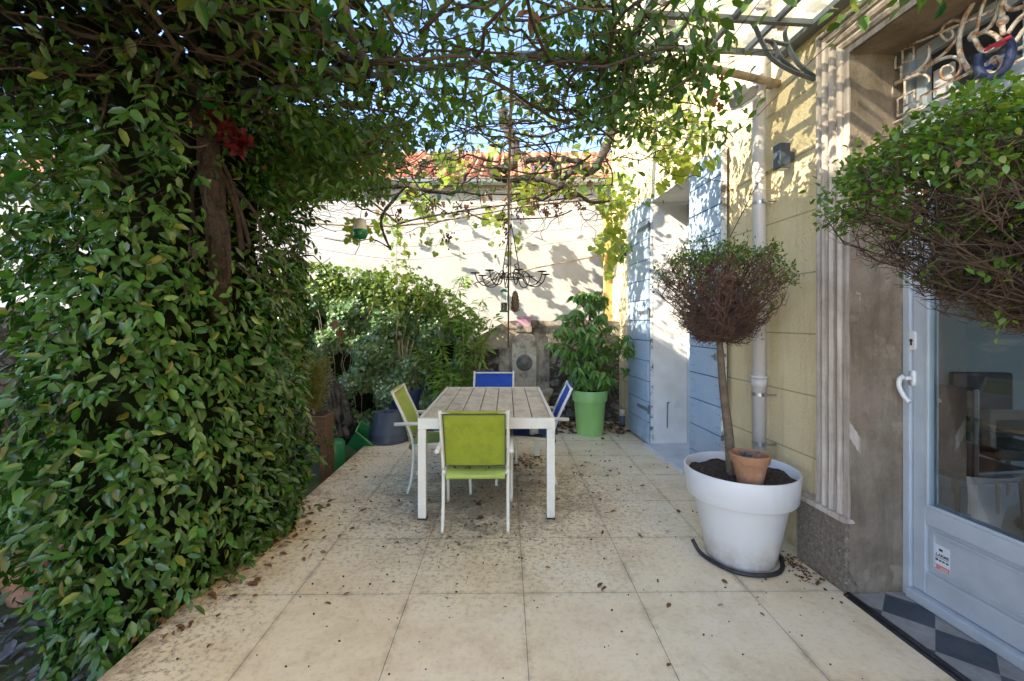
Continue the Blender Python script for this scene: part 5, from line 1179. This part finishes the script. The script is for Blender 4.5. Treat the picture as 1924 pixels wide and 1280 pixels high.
# ================================================================== TOPIARY TREES
def topiary(label, base, top, crown, rad, seed, n_main, leafN, leafL, dry=0, bark_r=(.031,.019), thick=1.0, bm=None):
    R = random.Random(seed); g = np.random.default_rng(seed)
    t = thing('topiary_tree', label, 'topiary tree', base, 0, 'ball topiary trees in white pots'); bs = np.array(base); b = MB()
    top = np.array(top)-bs; cr = np.array(crown)-bs; rad = np.array(rad)
    q = smooth_path([(0,0,-.02), tuple(top*.3+np.array((.004,0,0))), tuple(top*.65-np.array((.005,0,0))), tuple(top)], 5); b.tube(q, taper(*bark_r, len(q)), 12); b.build('trunk', M['topbark'], t, smooth=True)
    tw = MB(); tips = []
    def inside(p):
        r = (p-cr)/rad; h = r[2]; w_ = math.sqrt(max(.02, 1-max(0, min(1, h))**3)) if h > 0 else max(.15, 1-.58*abs(h)**1.15)
        return max((r[0]**2+r[1]**2)/w_**2, h*h)
    for i in range(n_main):
        u = 1-2*(i+.5)/n_main; u = max(-.85, min(.98, u*1.0+.05)); a = i*2.39996+R.uniform(-.2,.2); s_ = math.sqrt(max(0, 1-u**3)) if u > 0 else 1-.60*abs(u)**1.15; u = u*(.92 if u > 0 else 1)
        tgt = cr+rad*np.array((s_*math.cos(a), s_*math.sin(a), u))*R.uniform(.86, 1.02)
        mid = top*.5+tgt*.5+np.array((0,0,-.02 if u < 0 else .02))+g.normal(size=3)*.03*rad
        pts = smooth_path([top-np.array((0,0,.03*R.random())), top*.8+(tgt*.2+mid*0)+np.array((0,0,-.008)), mid, tgt], 4); tw.tube(pts, taper(.0085*thick, .0020*thick, len(pts)), 5, caps=False)
        for j in range(3, len(pts)):
            for _ in range(2 if j < 8 else 3):
                d = (pts[j]-top); d = d/np.linalg.norm(d)*.7+g.normal(size=3)*.55; d /= np.linalg.norm(d); ln = R.uniform(.25,.5)*rad.min()
                e1 = pts[j]+d*ln*.5+g.normal(size=3)*.012; e2 = e1+(d+g.normal(size=3)*.35)*ln*.5
                if inside(e2) > 1.12: continue
                tw.tube([pts[j], e1, e2], [.0030*thick,.0022*thick,.0012*thick], 4, caps=False)
                for _ in range(5):
                    d2 = d+g.normal(size=3)*.7; d2 /= np.linalg.norm(d2); s0 = pts[j]*(1-.3)+e1*.3 if R.random() < .3 else (e1 if R.random() < .6 else e2)
                    e3 = s0+d2*R.uniform(.12,.26)*rad.min(); m3 = (s0+e3)/2+g.normal(size=3)*.008
                    if inside(e3) > 1.15: continue
                    tw.tube([s0, m3, e3], [.0016*thick,.0012*thick,.0008*thick], 3, caps=False); tips.append((e3, d2))
    tw.build('branch', bm or M['twigred'], t)
    lf = MB(); P_ = []; D_ = []
    for e, d in tips:
        rel = (e-cr)/rad; hgt = rel[2]; r2 = (rel**2).sum()
        pr = 1.0 if (hgt > .48 and r2 > .25) else (.45 if (hgt > .1 and r2 > .8) else (.025 if hgt > -.6 else .008))
        if R.random() < pr: P_.append(e); D_.append(d)
    P_ = np.array(P_); D_ = np.array(D_); rep = max(1, round(leafN/len(P_)))
    for _ in range(rep+1):
        k = len(P_); lf.leaves(P_+g.normal(size=(k,3))*.016, np.array((0,0,1.0))+.5*g.normal(size=(k,3)), D_+.8*g.normal(size=(k,3)), g.uniform(leafL*.6, leafL, k), .62, 'leaf')
    lf.build('foliage', M['topleaf'], t, smooth=True)
    if dry:
        lf = MB(); idx = [i for i, (e, d) in enumerate(tips) if .0 < ((e-cr)/rad)[2] < .5 and R.random() < dry]; P_ = np.array([tips[i][0] for i in idx]); D_ = np.array([tips[i][1] for i in idx]); k = len(P_)
        for _ in range(2): lf.leaves(P_+g.normal(size=(k,3))*.02, g.normal(size=(k,3)), D_+.8*g.normal(size=(k,3)), leafL*.8, .6, 'leaf')
        lf.build('dry_foliage', M['brownleaf'], t, smooth=True)
    return t, tips
b0 = P(1375, 880, 2.74)
t1, tips1 = topiary('ball topiary tree with a bare brown underside in the white pot by the downpipe', (b0.x, 2.74, .50), P(1352, 640, 2.76), P(1353, 545, 2.76), (.375,.385,.33), 4, 58, 3200, .024, .5)
topiary('near topiary ball with bright green top in front of the glazed door', (1.36, .66, .50), (1.26, .84, 1.42), (1.19, .92, 1.685), (.44,.42,.25), 9, 130, 17000, .0215, .06, (.034,.024), .62, M['twig'])
# long shoot rising from the first topiary
b = MB(); q = smooth_path([P(1372,445,2.75), P(1395,400,2.72), P(1425,345,2.68), P(1450,322,2.64), P(1487,305,2.6)], 5); b.tube(q, taper(.003,.0012,len(q)), 5)
sgn = np.where(np.arange(len(q)) % 2, 1, -1)[:, None]; b.leaves(np.array(q), np.array((0,0,1.0))+.3*rvec(len(q)), np.array((1.0,.2,.2))*sgn+np.array((0,0,.2)), .035, .5, 'leaf', 1)
o = b.build('long_shoot', [M['twig'], M['topleaf']], None, smooth=True); o.parent = t1; o.matrix_parent_inverse = Matrix.Translation(-Vector(t1.location))

# ================================================================== TALL WHITE BLOCK added out of view to block sun and bounce fill
th_ = thing('sun_block', 'tall white house-shaped block, added out of view to keep sun off the terrace', 'house', (0,0,0))
b = MB(); b.box((-12, -4.6, -.3), (-6.0, -.8, 7.3)); b.box((-12, -.8, -.3), (-6.0, 1.7, 6.2)); b.box((-12, 1.7, -.3), (-6.0, 3.0, 3.5)); b.build('wall', M['blockwhite'], th_)
b = MB(); b.box((-12.1, -4.8, 7.302), (-5.8, -.7, 7.44)); b.box((-12.1, -.69, 6.202), (-5.8, 1.8, 6.34)); b.box((-12.1, 1.81, 3.502), (-5.8, 3.1, 3.6)); b.build('roof', M['tile'], th_)
for y_, z_ in ((-3.6, 1.2), (-1.9, 1.2), (-3.6, 4.2), (-1.9, 4.2), (.4, 3.4)):  # windows and sills of the added, unseen block
    b = MB(); b.box((-6.004, y_, z_), (-5.96, y_+.9, z_+1.4)); w_ = b.build('window', M['darkglass'], th_)
    b = MB(); b.box((-5.962, y_-.05, z_-.06), (-5.9, y_+.95, z_-.002)); b.build('sill', M['cement'], w_)

# ================================================================== LITTER, GRASS
b = MB(); n = 1000
u = rng.random(n); X = np.where(u < .5, rng.normal(-.2,.65,n), rng.uniform(-1.6,1.9,n)); Y = np.where(u < .5, rng.normal(3.9,.8,n), 1.3+5.0*rng.random(n)**.8)
X[:220] = rng.normal(1.70,.05,220); Y[:220] = rng.normal(2.68,.13,220)
k = (X > -1.6-.012*Y) & (Y > 1.2) & (Y < 6.3) & (X < 1.9-.077*Y-.02); X, Y = X[k], Y[k]
for x, y in zip(X, Y):
    r = random.choice((.002,.0025,.003,.0035,.0045,.0055)); b.blob((x, y, r*.7), (r*random.uniform(.8,1.6), r, r*.8), 6, 4, .2, seed=random.randint(0, 999))
o = b.build('seed_litter', M['litter'], smooth=True); tag(o, 'dark dried berries and crumbs scattered over the paving', 'litter', kind='stuff')
b = MB()
def lit(xs, ys, L, kind='leaf', w=.6):
    k = len(xs); pos = np.column_stack([xs, ys, rng.uniform(.006,.022,k)]); b.leaves(pos, np.array((0,0,1.0))+.35*rvec(k), rvec(k)*(1,1,.12), rng.uniform(L*.5, L, k), w, kind)
lit(rng.normal(-.15,.6,110), rng.normal(4.0,.7,110), .05); lit(rng.uniform(-1.6,1.6,60), rng.uniform(2.2,6,60), .042); lit(rng.uniform(-1.4,1.3,7), rng.uniform(1.5,2.3,7), .035)
lit(rng.uniform(-1.75,-1.42,110), rng.uniform(2.0,3.6,110), .06); lit(rng.uniform(-1.4,-1.1,16), rng.uniform(2.6,3.6,16), .05); lit(rng.uniform(.2,1.5,260), rng.uniform(5.7,6.35,260), .08, 'grape', .8); lit(rng.uniform(-1.5,-.9,120), rng.uniform(5.2,6.3,120), .08, 'grape', .8)
lit(rng.normal(.12,.12,70), rng.normal(4.55,.12,70), .05); lit(rng.normal(1.69,.045,70), rng.normal(2.62,.12,70), .035); lit(rng.uniform(-1.3,1.3,14), rng.uniform(2.6,5.5,14), .075, 'grape', .7); lit(rng.uniform(-.35,-.1,20), rng.uniform(3.1,3.2,20), .03)
n = 40
o = b.build('leaf_litter', M['brownleaf']); tag(o, 'dry brown leaves drifted over the paving and into corners', 'leaves', kind='stuff')
b = MB(); k = 34; pos = np.column_stack([rng.uniform(-.42,-.05,k), rng.uniform(3.12,3.25,k), np.full(k,.418)]); b.leaves(pos, np.array((0,0,1.0))+.4*rvec(k), rvec(k)*(1,1,.15), rng.uniform(.015,.04,k), .4, 'leaf')
k = 26; pos = np.column_stack([rng.uniform(.0,.28,k), rng.uniform(4.0,4.3,k), np.full(k,.418)]); b.leaves(pos, np.array((0,0,1.0))+.4*rvec(k), rvec(k)*(1,1,.15), rng.uniform(.02,.05,k), .6, 'leaf')
o = b.build('seat_litter', M['litter']); tag(o, 'dark leaf scraps lying on the chair seats', 'leaves', kind='stuff')
b = MB(); n = 900; X = rng.uniform(-3.6,-1.7,n); Y = rng.uniform(1.2,3.6,n); pos = np.column_stack([X, Y, np.full(n,-.19)+rng.random(n)*.03]); b.leaves(pos, np.array((0,0,1.0))+.3*rvec(n), rvec(n)*(1,1,.15), rng.uniform(.04,.11,n), .6, 'leaf')
o = b.build('garden_leaf_litter', surf('grey_dead_leaf', (.07,.08,.10), (.2,.2,.21), 8, .6)); tag(o, 'grey dead leaves covering the soil at the hedge foot', 'leaves', kind='stuff')
b = MB(); n = 9000; X = rng.uniform(-6.0,-2.6,n); Y = rng.uniform(2.6,6.2,n); k = (X < -1.0*Y*.75) ; X, Y = X[k], Y[k]; n = len(X); pos = np.column_stack([X, Y, np.full(n,-.2)]); b.leaves(pos, rvec(n)*(1,1,.1), np.array((0,0,1.0))+.35*rvec(n), rng.uniform(.05,.14,n), .07, 'tiny')
o = b.build('grass', M['grass']); tag(o, 'green lawn grass growing beyond the hedge', 'grass', kind='stuff')
leafy_shrub('garden_shrub', 'light green garden shrub glimpsed past the outer side of the hedge', [wob_stem(10+8*i,960,5+9*i,880-14*(i % 3),4.3) for i in range(6)], 'shrub', 'lance', .13, .3, 8, spread=.1)
# small drain stub in the far corner
q = G(1174, 800); t = thing('drain_stub', 'short grey drain pipe stub with pale cap in the far wall corner', 'pipe', (q.x-.03, q.y, 0))
b = MB(); b.tube([(0,0,0),(0,0,.14)], .04, 14); b.build('pipe', M['bluegrey'], t, smooth=True); b = MB(); b.tube([(0,0,.14),(0,0,.23)], .034, 14); b.build('cap', M['pvc'], t, smooth=True)

# ================================================================== LIGHT, SKY, CAMERA
sd = Vector((1.0, .56, -.68)).normalized()
elev = math.asin(-sd.z); azim = math.atan2(-sd.x, -sd.y)
wd = bpy.data.worlds.new('World'); scene.world = wd; wd.use_nodes = True; nt = wd.node_tree
sky = nt.nodes.new('ShaderNodeTexSky'); sky.sky_type = 'NISHITA'; sky.sun_disc = False; sky.sun_elevation = elev; sky.sun_rotation = azim % (2*PI); sky.air_density = .60; sky.dust_density = .3; sky.ozone_density = 3.5
nt.links.new(sky.outputs[0], nt.nodes['Background'].inputs[0]); nt.nodes['Background'].inputs[1].default_value = .15
sl_ = bpy.data.lights.new('sun', 'SUN'); sl_.energy = 2.0; sl_.angle = math.radians(.5); sl_.color = (1,.94,.84)
so = bpy.data.objects.new('sun', sl_); COL.objects.link(so); so.rotation_euler = sd.to_track_quat('-Z', 'Y').to_euler(); so.location = (-6,-4,8)
cam = bpy.data.cameras.new('camera'); cam.sensor_width = 36; cam.lens = F/1924*36; cam.shift_y = -(640-CY)/1924; cam.clip_end = 500; cam.clip_start = .05
co_ = bpy.data.objects.new('camera', cam); COL.objects.link(co_); co_.location = (0,0,H); co_.rotation_euler = (PI/2,0,0); scene.camera = co_
scene.view_settings.view_transform = 'Standard'; scene.view_settings.look = 'None'; scene.view_settings.exposure = 0; scene.view_settings.gamma = 1
try:
    scene.view_settings.use_white_balance = True; scene.view_settings.white_balance_temperature = 7400; scene.view_settings.white_balance_tint = 10
except Exception: pass
cy = scene.cycles; cy.max_bounces = 8; cy.diffuse_bounces = 4; cy.glossy_bounces = 3; cy.transmission_bounces = 4; cy.transparent_max_bounces = 8; cy.caustics_reflective = False; cy.caustics_refractive = False; cy.sample_clamp_indirect = 4.0
try:
    cy.use_denoising = True; cy.denoiser = 'OPENIMAGEDENOISE'
except Exception: pass
cy.film_exposure = 6.7
